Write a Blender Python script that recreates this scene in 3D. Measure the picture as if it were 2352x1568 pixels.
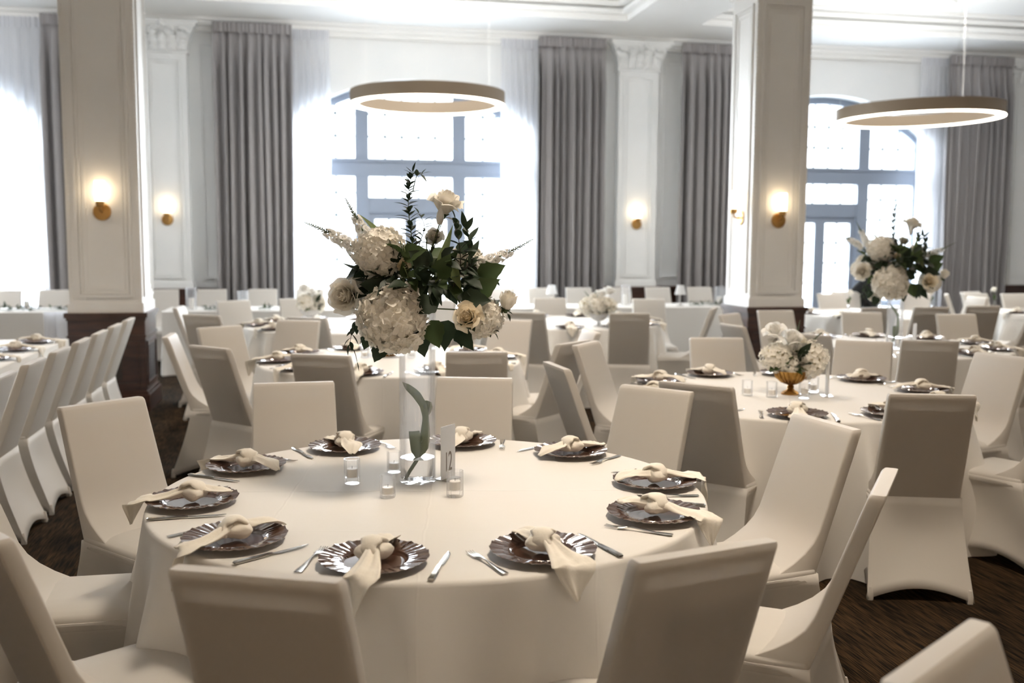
import bpy, math, random
from mathutils import Vector, Matrix
PI=math.pi; rnd=random.Random(7)
sc=bpy.context.scene
for o in list(bpy.data.objects): bpy.data.objects.remove(o)
C=sc.collection
# ---------------------------------------------------------------- camera
F_PX=2303.0; PITCH=.1010; ROLL=.0050; YAW=.1987; CAM_H=1.623
_cy,_sy=math.cos(YAW),math.sin(YAW)
FW=Vector((_sy*math.cos(PITCH),_cy*math.cos(PITCH),-math.sin(PITCH)))
_r=Vector((_cy,-_sy,0)); _d=FW.cross(_r)
RT=_r*math.cos(ROLL)-_d*math.sin(ROLL); DN=_r*math.sin(ROLL)+_d*math.cos(ROLL)
cam=bpy.data.cameras.new('camera'); co=bpy.data.objects.new('camera',cam); C.objects.link(co)
m=Matrix((( RT.x,-DN.x,-FW.x,0),(RT.y,-DN.y,-FW.y,0),(RT.z,-DN.z,-FW.z,CAM_H),(0,0,0,1)))
co.matrix_world=m
cam.sensor_width=36; cam.lens=F_PX*36/2352; cam.clip_start=.05; cam.clip_end=200
cam.dof.use_dof=True; cam.dof.focus_distance=3.45; cam.dof.aperture_fstop=2.4
sc.camera=co
# ---------------------------------------------------------------- world, lights, exposure
w=bpy.data.worlds.new('daylight'); sc.world=w; w.use_nodes=True
bg=w.node_tree.nodes['Background']; bg.inputs[0].default_value=(.86,.93,1,1); bg.inputs[1].default_value=3.2
vs=sc.view_settings; vs.view_transform='Standard'; vs.look='None'; vs.exposure=0.66; vs.gamma=1; vs.use_curve_mapping=False
sc.cycles.use_denoising=True; sc.cycles.max_bounces=10; sc.cycles.diffuse_bounces=5; sc.cycles.transparent_max_bounces=16
sc.cycles.transmission_bounces=10; sc.cycles.sample_clamp_indirect=6
def area(name,loc,rot,sx,sy,power,col,shape='RECTANGLE',portal=False,spread=PI):
    l=bpy.data.lights.new(name,'AREA'); l.shape=shape; l.size=sx
    if shape in('RECTANGLE','ELLIPSE'): l.size_y=sy
    l.energy=power; l.color=col; l.spread=spread
    if portal: l.cycles.is_portal=True
    o=bpy.data.objects.new(name,l); C.objects.link(o); o.location=loc; o.rotation_euler=rot; return o
sl=bpy.data.lights.new('bright_overcast_sun','SUN'); sl.energy=48; sl.angle=math.radians(95); sl.color=(.87,.93,1)
so=bpy.data.objects.new('bright_overcast_sun',sl); C.objects.link(so); so.rotation_euler=(math.radians(-64),0,0); so.location=(0,30,15)
WARM=(1,.84,.67)
for x in (-5.4,1.5,8.15): area('window_portal',(x,15.55,2.1),(-PI/2,0,0),3.7,4.3,1,(1,1,1),portal=True)
# warm ceiling downlights, assumed and out of the frame; window-wall fill below is added
for x,y,p in ((-1.6,-1.2,36),(2.6,-1.2,36),(-3.2,4.2,44),(1.5,3.0,50),(5.8,3.8,44),(1.5,7.4,46),(7.8,7.6,46),(-4.6,7.6,40)):
    area('ceiling_area_light',(x,y,4.9),(0,0,0),.9,.9,p,WARM,'DISK',spread=2.1)
for x in (-5.4,1.5,8.15): area('ceiling_area_light',(x,11.6,4.9),(0,0,0),.9,.9,50,(1,.96,.9),'DISK',spread=2.6)  # neutral overhead fill, added to brighten the far half of the room
for x in (-5.4,1.5,8.15):
    area('window_wall_fill',(x,12.6,4.6),(math.radians(38),0,0),5.2,.3,17,(.92,.95,1))  # added wash that brightens the window wall; no fixture is built for it
    area('ceiling_upfill',(x,12.2,3.5),(PI,0,0),1.6,1.6,19,(.99,.98,.95),'DISK')  # added upward fill at ring height to brighten the ceiling
# unseen warm fill lights added at the back wall to lift camera-facing surfaces
for x in (-9,-5.4,-2,1.5,5,8.4,12): area('rear_warm_fill',(x,-3.8,2.1),(PI/2,0,0),.35,.35,11,(1,.74,.50),'DISK')
# ---------------------------------------------------------------- materials
def mat(name,col,rough=.6,metal=0,spec=.5,trans=0,ior=1.45,emit=None,es=0,sheen=0,coat=0,alpha=None):
    mm=bpy.data.materials.new(name); mm.use_nodes=True; b=mm.node_tree.nodes['Principled BSDF']
    b.inputs['Base Color'].default_value=(*col,1); b.inputs['Roughness'].default_value=rough
    b.inputs['Metallic'].default_value=metal; b.inputs['Specular IOR Level'].default_value=spec
    b.inputs['Transmission Weight'].default_value=trans; b.inputs['IOR'].default_value=ior
    b.inputs['Sheen Weight'].default_value=sheen; b.inputs['Coat Weight'].default_value=coat
    if emit: b.inputs['Emission Color'].default_value=(*emit,1); b.inputs['Emission Strength'].default_value=es
    return mm
def nd(mm,t): return mm.node_tree.nodes.new(t)
def lk(mm,a,b): mm.node_tree.links.new(a,b)
def noise_col(mm,c1,c2,scale=(8,8,8),detail=4,lo=.35,hi=.65,bump=0,coord='Object',rough=.5):
    b=mm.node_tree.nodes['Principled BSDF']
    tc=nd(mm,'ShaderNodeTexCoord'); mp=nd(mm,'ShaderNodeMapping'); mp.inputs['Scale'].default_value=scale
    n=nd(mm,'ShaderNodeTexNoise'); n.inputs['Scale'].default_value=1; n.inputs['Detail'].default_value=detail; n.inputs['Roughness'].default_value=rough
    r=nd(mm,'ShaderNodeValToRGB'); r.color_ramp.elements[0].position=lo; r.color_ramp.elements[1].position=hi
    r.color_ramp.elements[0].color=(*c1,1); r.color_ramp.elements[1].color=(*c2,1)
    lk(mm,tc.outputs[coord],mp.inputs[0]); lk(mm,mp.outputs[0],n.inputs['Vector']); lk(mm,n.outputs[0],r.inputs[0]); lk(mm,r.outputs[0],b.inputs['Base Color'])
    if bump:
        bp=nd(mm,'ShaderNodeBump'); bp.inputs['Strength'].default_value=bump; bp.inputs['Distance'].default_value=.01
        lk(mm,n.outputs[0],bp.inputs['Height']); lk(mm,bp.outputs[0],b.inputs['Normal'])
    return mm
def cloth(name,col,tl=.25,rough=.85,transp=0,weave=0,spec=.2):
    """fabric: diffuse reflection plus light that passes through the threads"""
    mm=mat(name,col,rough,spec=spec); nt=mm.node_tree; b=nt.nodes['Principled BSDF']; out=nt.nodes['Material Output']
    t=nd(mm,'ShaderNodeBsdfTranslucent'); t.inputs[0].default_value=(*col,1)
    mx=nd(mm,'ShaderNodeMixShader'); mx.inputs[0].default_value=tl
    lk(mm,b.outputs[0],mx.inputs[1]); lk(mm,t.outputs[0],mx.inputs[2]); last=mx
    if transp:
        tr=nd(mm,'ShaderNodeBsdfTransparent'); m2=nd(mm,'ShaderNodeMixShader'); m2.inputs[0].default_value=transp
        lk(mm,mx.outputs[0],m2.inputs[1]); lk(mm,tr.outputs[0],m2.inputs[2]); last=m2
    lk(mm,last.outputs[0],out.inputs[0])
    if weave:
        tc=nd(mm,'ShaderNodeTexCoord'); n=nd(mm,'ShaderNodeTexNoise'); n.inputs['Scale'].default_value=weave; n.inputs['Detail'].default_value=3
        bp=nd(mm,'ShaderNodeBump'); bp.inputs['Strength'].default_value=.25; bp.inputs['Distance'].default_value=.004
        lk(mm,tc.outputs['Object'],n.inputs['Vector']); lk(mm,n.outputs[0],bp.inputs['Height']); lk(mm,bp.outputs[0],b.inputs['Normal'])
    return mm
M={}
M['cover']=cloth('stretch chair cover',(.80,.775,.735),.36,.55,weave=0,spec=.35)
M['pad']=mat('chair upholstery',(.50,.40,.29),.9,spec=.1)
M['skirt']=cloth('stretch chair cover skirt',(.80,.775,.735),.30,.6,spec=.35)
M['linen']=cloth('table linen',(.82,.80,.765),.12,.75,spec=.25)
M['napkin']=cloth('cream napkin cotton',(.84,.80,.72),.04,.9,weave=90)
M['wall']=noise_col(mat('painted plaster',(.83,.84,.83),.55),(.82,.835,.83),(.85,.855,.845),(2,2,2))
M['tan']=noise_col(mat('tan painted plaster',(.5,.36,.22),.6),(.48,.34,.21),(.54,.39,.24),(2,2,2))  # for the unseen back wall; tan picked to bounce warm light forward
M['column']=noise_col(mat('painted column panelling',(.78,.76,.73),.45),(.80,.79,.765),(.83,.82,.80),(2,2,2))
M['ceil']=noise_col(mat('ceiling plaster',(.88,.88,.86),.7),(.87,.87,.85),(.9,.9,.88),(1.5,1.5,1.5))
M['wood']=noise_col(mat('dark walnut panelling',(.05,.02,.012),.35,coat=.15),(.022,.009,.006),(.075,.03,.018),(3,3,22),6,.3,.7)
M['frame']=mat('window frame grey with glare tint',(.24,.28,.35),.5)  # blue-grey carries the veiling glare of the bright windows in its colour
M['muntin']=mat('dark leaded glazing bar',(.10,.15,.17),.6)
M['curtain']=cloth('grey velvet drape',(.36,.345,.345),.10,.8)
M['sheer']=cloth('white sheer voile',(.88,.89,.92),.55,.9,transp=.22)
M['brass']=mat('brushed brass',(.55,.33,.12),.35,1)
M['ring']=mat('bronze painted ring',(.33,.26,.19),.5,.15)
M['led']=mat('led diffuser strip',(1,1,1),.5,emit=(1,.92,.78),es=6.5)
M['bulb']=mat('frosted glass lamp shade',(1,.95,.85),.5,emit=(1,.78,.50),es=5)
M['paper']=cloth('white card',(.90,.90,.90),.35,.5)
M['ink']=mat('charcoal ink',(.06,.055,.05),.6)
M['greyink']=mat('taupe printed numeral',(.22,.19,.17),.6)
M['lampshade']=cloth('small white lampshade',(.9,.9,.9),.4)
M['charger']=mat('bronze lacquered charger glass',(.10,.042,.026),.06,.38,spec=.9,coat=1,ior=2.2)
M['steel']=mat('polished cutlery steel',(.62,.60,.57),.16,1)
M['glass']=mat('clear glass',(1,1,1),.0,0,trans=1,ior=1.45)
M['water']=mat('water',(1,1,1),.0,0,trans=1,ior=1.33)
M['candle']=mat('white candle wax',(.86,.84,.80),.5)
M['gold']=noise_col(mat('antique gold compote',(.42,.24,.07),.32,.9),(.25,.12,.03),(.55,.33,.10),(14,14,14))
M['petal']=cloth('cream white petal',(.92,.895,.83),.22,.6)
M['petalw']=cloth('white petal',(.88,.87,.84),.35,.6)
M['petalc']=cloth('warm ivory rose petal',(.88,.80,.64),.3,.6)
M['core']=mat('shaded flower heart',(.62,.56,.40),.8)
M['leafd']=cloth('dark green leaf',(.022,.038,.020),.22,.45,spec=.4)
M['leafm']=cloth('mid green leaf',(.055,.085,.032),.3,.5,spec=.35)
M['leafo']=cloth('olive tulip leaf',(.15,.19,.075),.35,.45,spec=.4)
M['stem']=mat('green stem',(.10,.13,.05),.6)
M['stemd']=mat('dark woody stem',(.04,.03,.025),.6)
M['bud']=cloth('grey green snapdragon bud',(.18,.21,.15),.2,.6)
M['black']=mat('black cloth',(.012,.013,.014),.8)
M['skin']=mat('skin',(.55,.34,.24),.55)
M['hair']=mat('dark hair',(.03,.02,.015),.5)
M['street']=noise_col(mat('street paving',(.5,.5,.5),.9),(.42,.43,.44),(.55,.55,.55),(1,1,1))
def pane_mat():
    mm=bpy.data.materials.new('window glass'); mm.use_nodes=True; nt=mm.node_tree; nt.nodes.remove(nt.nodes['Principled BSDF'])
    a=nd(mm,'ShaderNodeBsdfTransparent'); a.inputs[0].default_value=(.96,.98,.98,1); g=nd(mm,'ShaderNodeBsdfGlossy'); g.inputs['Roughness'].default_value=.02
    f=nd(mm,'ShaderNodeFresnel'); f.inputs[0].default_value=1.45; x=nd(mm,'ShaderNodeMixShader')
    lk(mm,f.outputs[0],x.inputs[0]); lk(mm,a.outputs[0],x.inputs[1]); lk(mm,g.outputs[0],x.inputs[2]); lk(mm,x.outputs[0],nt.nodes['Material Output'].inputs[0]); return mm
M['pane']=pane_mat()
def acrylic():
    mm=pane_mat(); mm.name='frosted acrylic'; nt=mm.node_tree
    d=nd(mm,'ShaderNodeBsdfDiffuse'); d.inputs[0].default_value=(.85,.85,.84,1); t=nd(mm,'ShaderNodeMixShader'); t.inputs[0].default_value=.55
    last=[n for n in nt.nodes if n.type=='MIX_SHADER' and n!=t][0]; lk(mm,last.outputs[0],t.inputs[1]); lk(mm,d.outputs[0],t.inputs[2]); lk(mm,t.outputs[0],nt.nodes['Material Output'].inputs[0]); return mm
M['acrylic']=acrylic()
M['thinglass']=pane_mat(); M['thinglass'].name='thin clear glass'
def _tg(mm):
    nt=mm.node_tree; f=[n for n in nt.nodes if n.type=='FRESNEL'][0]; x=[n for n in nt.nodes if n.type=='MIX_SHADER'][0]; a=[n for n in nt.nodes if n.type=='BSDF_TRANSPARENT'][0]
    a.inputs[0].default_value=(1,1,1,1); m_=nd(mm,'ShaderNodeMath'); m_.operation='MULTIPLY'; m_.inputs[1].default_value=.38; lk(mm,f.outputs[0],m_.inputs[0]); lk(mm,m_.outputs[0],x.inputs[0])
    d=nd(mm,'ShaderNodeBsdfTranslucent'); d.inputs[0].default_value=(.95,.95,.95,1); y=nd(mm,'ShaderNodeMixShader'); y.inputs[0].default_value=.07
    lk(mm,x.outputs[0],y.inputs[1]); lk(mm,d.outputs[0],y.inputs[2]); lk(mm,y.outputs[0],nt.nodes['Material Output'].inputs[0])
_tg(M['thinglass'])
def carpet():
    mm=mat('striated carpet',(.03,.03,.03),.95,spec=.1); b=mm.node_tree.nodes['Principled BSDF']
    tc=nd(mm,'ShaderNodeTexCoord')
    def n(scale,det):
        mp=nd(mm,'ShaderNodeMapping'); mp.inputs['Scale'].default_value=scale; x=nd(mm,'ShaderNodeTexNoise'); x.inputs['Scale'].default_value=1; x.inputs['Detail'].default_value=det
        lk(mm,tc.outputs['Object'],mp.inputs[0]); lk(mm,mp.outputs[0],x.inputs['Vector']); return x
    a=n((190,7,1),2); c=n((5,1.0,1),4); d=n((30,4,1),3)
    r=nd(mm,'ShaderNodeValToRGB'); r.color_ramp.elements[0].position=.40; r.color_ramp.elements[0].color=(.008,.0065,.005,1); r.color_ramp.elements[1].position=.72; r.color_ramp.elements[1].color=(.095,.060,.030,1)
    r2=nd(mm,'ShaderNodeValToRGB'); r2.color_ramp.elements[0].position=.3; r2.color_ramp.elements[0].color=(.35,.35,.36,1); r2.color_ramp.elements[1].position=.7; r2.color_ramp.elements[1].color=(1.0,.92,.82,1)
    mx=nd(mm,'ShaderNodeMix'); mx.data_type='RGBA'; mx.blend_type='MULTIPLY'; mx.inputs[0].default_value=1
    ad=nd(mm,'ShaderNodeMath'); ad.operation='ADD'; sb=nd(mm,'ShaderNodeMath'); sb.operation='MULTIPLY_ADD'; sb.inputs[1].default_value=.35; sb.inputs[2].default_value=-.17
    lk(mm,d.outputs[0],sb.inputs[0]); lk(mm,a.outputs[0],ad.inputs[0]); lk(mm,sb.outputs[0],ad.inputs[1])
    lk(mm,ad.outputs[0],r.inputs[0]); lk(mm,c.outputs[0],r2.inputs[0]); lk(mm,r.outputs[0],mx.inputs[6]); lk(mm,r2.outputs[0],mx.inputs[7]); lk(mm,mx.outputs[2],b.inputs['Base Color'])
    return mm
M['carpet']=carpet()
# ---------------------------------------------------------------- mesh helpers
class MB:
    def __init__(s): s.v=[]; s.f=[]
    def add(s,vs,fs):
        n=len(s.v); s.v+= [tuple(v) for v in vs]; s.f+=[tuple(i+n for i in f) for f in fs]; return s
    def box(s,x0,x1,y0,y1,z0,z1):
        return s.add([(x0,y0,z0),(x1,y0,z0),(x1,y1,z0),(x0,y1,z0),(x0,y0,z1),(x1,y0,z1),(x1,y1,z1),(x0,y1,z1)],
          [(0,3,2,1),(4,5,6,7),(0,1,5,4),(1,2,6,5),(2,3,7,6),(3,0,4,7)])
    def cbox(s,cx,cy,cz,sx,sy,sz): return s.box(cx-sx/2,cx+sx/2,cy-sy/2,cy+sy/2,cz-sz/2,cz+sz/2)
    def loft(s,rings,c0=True,c1=True,closed=True):
        n=len(rings[0]); vs=[p for r in rings for p in r]; fs=[]
        for k in range(len(rings)-1):
            for i in range(n if closed else n-1):
                j=(i+1)%n; fs.append((k*n+i,k*n+j,(k+1)*n+j,(k+1)*n+i))
        if c0: fs.append(tuple(range(n-1,-1,-1)))
        if c1: fs.append(tuple((len(rings)-1)*n+i for i in range(n)))
        return s.add(vs,fs)
    def lathe(s,prof,n=24,cx=0,cy=0,fn=None):
        rings=[[(cx+r*(fn(a) if fn else 1)*math.cos(a),cy+r*(fn(a) if fn else 1)*math.sin(a),z) for a in [2*PI*i/n for i in range(n)]] for r,z in prof]
        return s.loft(rings,prof[0][0]>1e-4,prof[-1][0]>1e-4)
    def tube(s,pts,rad,n=8,caps=True):
        pts=[Vector(p) for p in pts]; rings=[]; up=Vector((0,0,1))
        for i,p in enumerate(pts):
            t=(pts[min(i+1,len(pts)-1)]-pts[max(i-1,0)]).normalized()
            if abs(t.dot(up))>.95: u0=Vector((1,0,0))
            else: u0=up
            a=t.cross(u0).normalized(); b=t.cross(a).normalized(); r=rad[i] if isinstance(rad,(list,tuple)) else rad
            rings.append([p+a*r*math.cos(2*PI*k/n)+b*r*math.sin(2*PI*k/n) for k in range(n)])
        return s.loft(rings,caps,caps)
    def grid(s,fn,nu,nv):
        vs=[fn(i/nu,j/nv) for i in range(nu+1) for j in range(nv+1)]
        fs=[(i*(nv+1)+j,i*(nv+1)+j+1,(i+1)*(nv+1)+j+1,(i+1)*(nv+1)+j) for i in range(nu) for j in range(nv)]
        return s.add(vs,fs)
    def xf(s,mx,o):  # append another builder transformed
        return s.add([mx@Vector(v) for v in o.v],o.f)
    def build(s,name,ma,parent=None,smooth=False,loc=(0,0,0),auto=None):
        me=bpy.data.meshes.new(name); me.from_pydata(s.v,[],s.f); me.update()
        me.materials.append(M[ma] if isinstance(ma,str) else ma)
        if smooth: me.polygons.foreach_set('use_smooth',[True]*len(me.polygons))
        if auto is not None:
            me.polygons.foreach_set('use_smooth',[True]*len(me.polygons))
            try: me.set_sharp_from_angle(angle=auto)
            except Exception: pass
        o=bpy.data.objects.new(name,me); C.objects.link(o); o.location=loc
        if parent: o.parent=parent
        return o
def tag(o,label,cat,group=None,kind=None):
    o['label']=label; o['category']=cat
    if group: o['group']=group
    if kind: o['kind']=kind
    return o
def empty(name,loc=(0,0,0),rz=0):
    o=bpy.data.objects.new(name,None); C.objects.link(o); o.location=loc; o.rotation_euler=(0,0,rz); o.empty_display_size=.1; return o
def struct(o): o['kind']='structure'; return o
KIDS={}
def dup(root,loc=None,rz=None,parent=None):
    r=root.copy(); C.objects.link(r)
    if parent: r.parent=parent
    if loc is not None: r.location=loc
    if rz is not None: r.rotation_euler=(0,0,rz)
    for ch in list(root.children): dup(ch,parent=r)
    return r
class Proto:
    """first use moves the thing itself, later uses copy it with its parts"""
    def __init__(s,o): s.o=o; s.used=False
    def put(s,loc,rz,label,cat,group=None):
        o=s.o if not s.used else dup(s.o)
        s.used=True; o.location=loc; o.rotation_euler=(0,0,rz); tag(o,label,cat,group); return o
def rrect(hx,y0,y1,z,r,n=5,zf=None):
    """rounded rectangle ring, x in +-hx, y in y0..y1"""
    pts=[]; r=min(r,hx*.999,(y1-y0)/2*.999)
    for cx,cy,a0 in ((hx-r,y1-r,0),(-hx+r,y1-r,PI/2),(-hx+r,y0+r,PI),(hx-r,y0+r,1.5*PI)):
        for k in range(n): 
            a=a0+PI/2*k/(n-1); pts.append((cx+r*math.cos(a),cy+r*math.sin(a),z))
    return pts
def ray(px,py): return (FW+RT*((px-1176)/F_PX)+DN*((py-784)/F_PX))
def at_z(px,py,z): d=ray(px,py); t=(z-CAM_H)/d.z; return Vector((0,0,CAM_H))+d*t
TH=.765
# ================================================================ THE ROOM
WY=15.0; ZC=4.95; ZS=4.66
b=MB().box(-12,14,-4,WY,-.1,0); struct(b.build('floor','carpet'))
b=MB().box(-40,40,15.4,60,-.6,-.45); struct(b.build('ground','street'))
WINS=[(-5.4,'window_1'),(1.5,'window_2'),(8.2,'window_3')]; HW=1.75; SPR=3.28; RISE=.66; AR=(HW*HW+RISE*RISE)/(2*RISE)
def arch(dx,off=0): return SPR+RISE-AR+math.sqrt(max((AR+off)**2-dx*dx,0))
b=MB(); edges=[-12]+[e for c,_ in WINS for e in (c-HW,c+HW)]+[14]
for i in range(0,len(edges),2): b.box(edges[i],edges[i+1],WY,WY+.4,0,ZC+.2)
for c,_ in WINS:
    n=24
    for i in range(n):
        xa=-HW+2*HW*i/n; xb=-HW+2*HW*(i+1)/n; za,zb=arch(xa),arch(xb)
        b.add([(c+xa,WY,za),(c+xb,WY,zb),(c+xb,WY+.4,zb),(c+xa,WY+.4,za),(c+xa,WY,ZC+.2),(c+xb,WY,ZC+.2),(c+xb,WY+.4,ZC+.2),(c+xa,WY+.4,ZC+.2)],
          [(0,3,2,1),(4,5,6,7),(0,1,5,4),(2,3,7,6)])
    b.box(c-HW,c-.73,WY,WY+.4,0,.55).box(c+.73,c+HW,WY,WY+.4,0,.55)
struct(b.build('wall_windows','wall'))
for nm,bx in (('wall_back',(-12,14,-4.2,-4,0,5.1)),('wall_left',(-12.2,-12,-4.2,15.4,0,5.1)),('wall_right',(14,14.2,-4.2,15.4,0,5.1))):
    struct(MB().box(*bx).build(nm,'tan' if nm=='wall_back' else 'wall'))
# raised plaster mouldings on the window wall: arch bands and panel frames
b=MB()
for c,_ in WINS:
    n=28
    for (o1,o2,t) in ((.0,.06,.05),(.06,.20,.03)):
        for i in range(n):
            xa=-HW-.1+2*(HW+.1)*i/n; xb=-HW-.1+2*(HW+.1)*(i+1)/n
            p=[(c+x*(1+o/AR),arch(x,0)+o) for x,o in ((xa,o1),(xb,o1),(xb,o2),(xa,o2))]
            b.add([(x,WY-t,z) for x,z in p]+[(x,WY+.0,z) for x,z in p],[(0,1,2,3),(0,4,5,1),(2,6,7,3),(0,3,7,4),(1,5,6,2)])
struct(b.build('trim_1','wall'))
def frame_strip(b,x0,x1,z0,z1,y,d=.02,wd=.035,ax='x'):
    """four raised strips round a panel on a face; ax x: face looks along -y at y; ax y: the face is the plane x=y"""
    for (a0,a1,c0,c1) in ((x0,x1,z0,z0+wd),(x0,x1,z1-wd,z1),(x0,x0+wd,z0+wd,z1-wd),(x1-wd,x1,z0+wd,z1-wd)):
        if ax=='x': b.box(a0,a1,y-d,y,c0,c1)
        else: b.box(y-d if d>0 else y,y if d>0 else y-d,a0,a1,c0,c1)
b=MB()
for xc in (-1.95,4.93,11.6,-8.8):
    for sx in (-.62,.62):
        frame_strip(b,xc+sx-.16,xc+sx+.16,1.05,4.35,WY,.03,.03)
struct(b.build('trim_2','wall'))
# dark wood wainscot along the window wall
b=MB()
for i in range(0,len(edges),2):
    x0,x1=edges[i],edges[i+1]; b.box(x0,x1,WY-.05,WY,.0,.87).box(x0,x1,WY-.09,WY,.87,.915).box(x0,x1,WY-.08,WY,0,.14)
    frame_strip(b,x0+.15,x1-.15,.22,.78,WY-.05,.02,.05)
struct(b.build('trim_3','wood'))
# ceiling: coffers, beams, cornice
b=MB(); b.box(-12,14,-4,WY,ZC,ZC+.2)
for y0,y1 in ((13.75,WY),(9.3,10.95),(3.9,5.3),(-1.6,-.2)): b.box(-12,14,y0,y1,ZS,ZC)
xb=(-8.8,-1.95,4.93,11.6)
ybays=((10.95,13.75),(5.3,9.3),(-.2,3.9))
for xc in xb:
    for y0,y1 in ybays: b.box(xc-.55,xc+.55,y0,y1,ZS,ZC)
for i in range(3):
    x0,x1=xb[i]+.55,xb[i+1]-.55
    for y0,y1 in ybays:
        for k,(wd,z0) in enumerate(((.10,4.74),(.18,4.83),(.27,4.90))):
            b.box(x0,x1,y0,y0+wd,z0,z0+.06).box(x0,x1,y1-wd,y1,z0,z0+.06).box(x0,x0+wd,y0+wd,y1-wd,z0,z0+.06).box(x1-wd,x1,y0+wd,y1-wd,z0,z0+.06)
for k,(wd,z0,z1) in enumerate(((.10,4.50,4.56),(.17,4.56,4.62),(.26,4.62,4.66))):
    b.box(-12,14,WY-wd,WY,z0,z1)
struct(b.build('ceiling','ceil'))
# windows
def window(c,nm):
    r=empty(nm,(c,0,0)); r['kind']='structure'
    y0,y1=WY+.22,WY+.32; f=MB()
    f.box(-HW,-HW+.09,y0+.003,y1,.55,SPR+.05).box(HW-.09,HW,y0+.003,y1,.55,SPR+.05)
    n=24
    for i in range(n):
        xa=-HW+2*HW*i/n; xb_=-HW+2*HW*(i+1)/n
        v=[(xa,y0,arch(xa)-.11),(xb_,y0,arch(xb_)-.11),(xb_,y0,arch(xb_)+.02),(xa,y0,arch(xa)+.02)]
        f.add(v+[(x,y1,z) for x,_,z in v],[(0,1,2,3),(7,6,5,4),(0,4,5,1),(2,6,7,3)])
    for s in (-1,1): f.box(s*.725-.10,s*.725+.10,y0-.04,y1,0,arch(.725)-.02)
    f.box(-HW,HW,y0-.05,y1,2.55,2.76).box(-HW,HW,y0-.07,y1,2.76,2.81).box(-.63,.63,y0-.03,y1,2.02,2.24)
    f.box(-HW+.09,-.82,y0,y1,.55,.66).box(.82,HW-.09,y0,y1,.55,.66)
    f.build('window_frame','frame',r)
    d=MB()
    for s in (-1,1):
        x0,x1=(-.63,-.001) if s<0 else (.001,.63)
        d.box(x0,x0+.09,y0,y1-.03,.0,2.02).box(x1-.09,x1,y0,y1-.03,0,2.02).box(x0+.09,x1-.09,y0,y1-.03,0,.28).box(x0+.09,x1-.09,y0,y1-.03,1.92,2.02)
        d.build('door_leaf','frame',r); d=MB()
    lights=[(-HW+.09,-.825,.66,2.55,0),(.825,HW-.09,.66,2.55,0),(-.625,.625,2.24,2.55,0),(-.54,-.11,.28,1.92,0),(.11,.54,.28,1.92,0),(-HW+.09,-.825,2.81,0,1),(-.625,.625,2.81,0,1),(.825,HW-.09,2.81,0,1)]
    ym=(y0+y1)/2
    for x0,x1,z0,z1,a in lights:
        q=MB(); g=MB(); t=.013
        zt=(lambda x: arch(x)-.10) if a else (lambda x: z1)
        n=max(2,round((x1-x0)/.245))
        for i in range(1,n):
            x=x0+(x1-x0)*i/n; q.box(x-t,x+t,ym-.008,ym+.008,z0,zt(x))
        zmax=max(zt(x0),zt(x1),zt((x0+x1)/2)); m_=max(1,round((zmax-z0)/.33))
        for i in range(1,m_):
            z=z0+.33*i if m_>1 else z0
            xs=[x0+(x1-x0)*j/20 for j in range(21) if zt(x0+(x1-x0)*j/20)>=z]
            if xs and z<zmax-.03: q.box(xs[0],xs[-1],ym-.008,ym+.008,z-t,z+t)
        n=10; ps=[(x0+(x1-x0)*i/n) for i in range(n+1)]
        vs=[(x,ym,z0) for x in ps]+[(x,ym,zt(x)) for x in ps]
        g.add(vs,[(i,i+1,n+2+i,n+1+i) for i in range(n)])
        gp=g.build('pane','pane',r)
        if q.v: q.build('glazing_bars','muntin',gp)
    return r
for c,nm in WINS: window(c,nm)
# ---- pilasters and capitals
def capital(b,x,y,hw,hd,z0,z1,faces='f'):
    """ornate capital: bell, acanthus leaves, corner volutes, abacus. face looks to -y (front at y-hd)"""
    h=z1-z0
    b.box(x-hw-.03,x+hw+.03,y-hd-.03,y+hd+.03 if faces=='a' else y+hd,z0,z0+.035)
    rings=[]
    for k in range(7):
        t=k/6; e=.02+.10*t**2; rings.append([(x-hw-e,y-hd-e,z0+.035+t*(h-.12)),(x+hw+e,y-hd-e,z0+.035+t*(h-.12)),(x+hw+e,y+hd+(e if faces=='a' else 0),z0+.035+t*(h-.12)),(x-hw-e,y+hd+(e if faces=='a' else 0),z0+.035+t*(h-.12))])
    b.loft(rings)
    b.box(x-hw-.14,x+hw+.14,y-hd-.14,y+hd+(.14 if faces=='a' else 0),z1-.085,z1-.05).box(x-hw-.17,x+hw+.17,y-hd-.17,y+hd+(.17 if faces=='a' else 0),z1-.05,z1)
    n=5
    for row,(zz,lh,e) in enumerate(((z0+.04,.15,.02),(z0+.13,.14,.05))):
        for i in range(n):
            xc=x-hw+2*hw*(i+.5+(0 if row else 0))/n; ww=hw/n*.9
            pts=lambda u,v: (xc+(v-.5)*2*ww*(1-.75*max(0,u-.55)/.45)*(1+.25*math.sin(u*14)), y-hd-e-.015-.07*max(0,u-.55)**1.3*2-.02*math.cos((v-.5)*PI), zz+lh*min(u,.86+.14*math.sin(u*3)))
            b.grid(pts,8,5)
    for sx in (-1,1):
        for cx_,rr in ((x+sx*hw*.98,.085),(x+sx*hw*.36,.06)):
            pts=[];r_=[]
            for k in range(34):
                a=k/33*2.6*2*PI; q=rr*(1-.8*k/33); pts.append((cx_+sx*q*math.cos(a+PI/2),y-hd-.11-.0008*k,z1-.085-rr*.95+q*math.sin(a+PI/2))); r_.append(.021*(1-.45*k/33))
            b.tube(pts,r_,7)
    b.tube([(x-.05,y-hd-.13,z1-.09),(x,y-hd-.16,z1-.04),(x+.05,y-hd-.13,z1-.09)],[.03,.05,.03],8)
PIL=[(-1.95,'left'),(4.93,'centre'),(11.62,'right'),(-8.8,'')]
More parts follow.
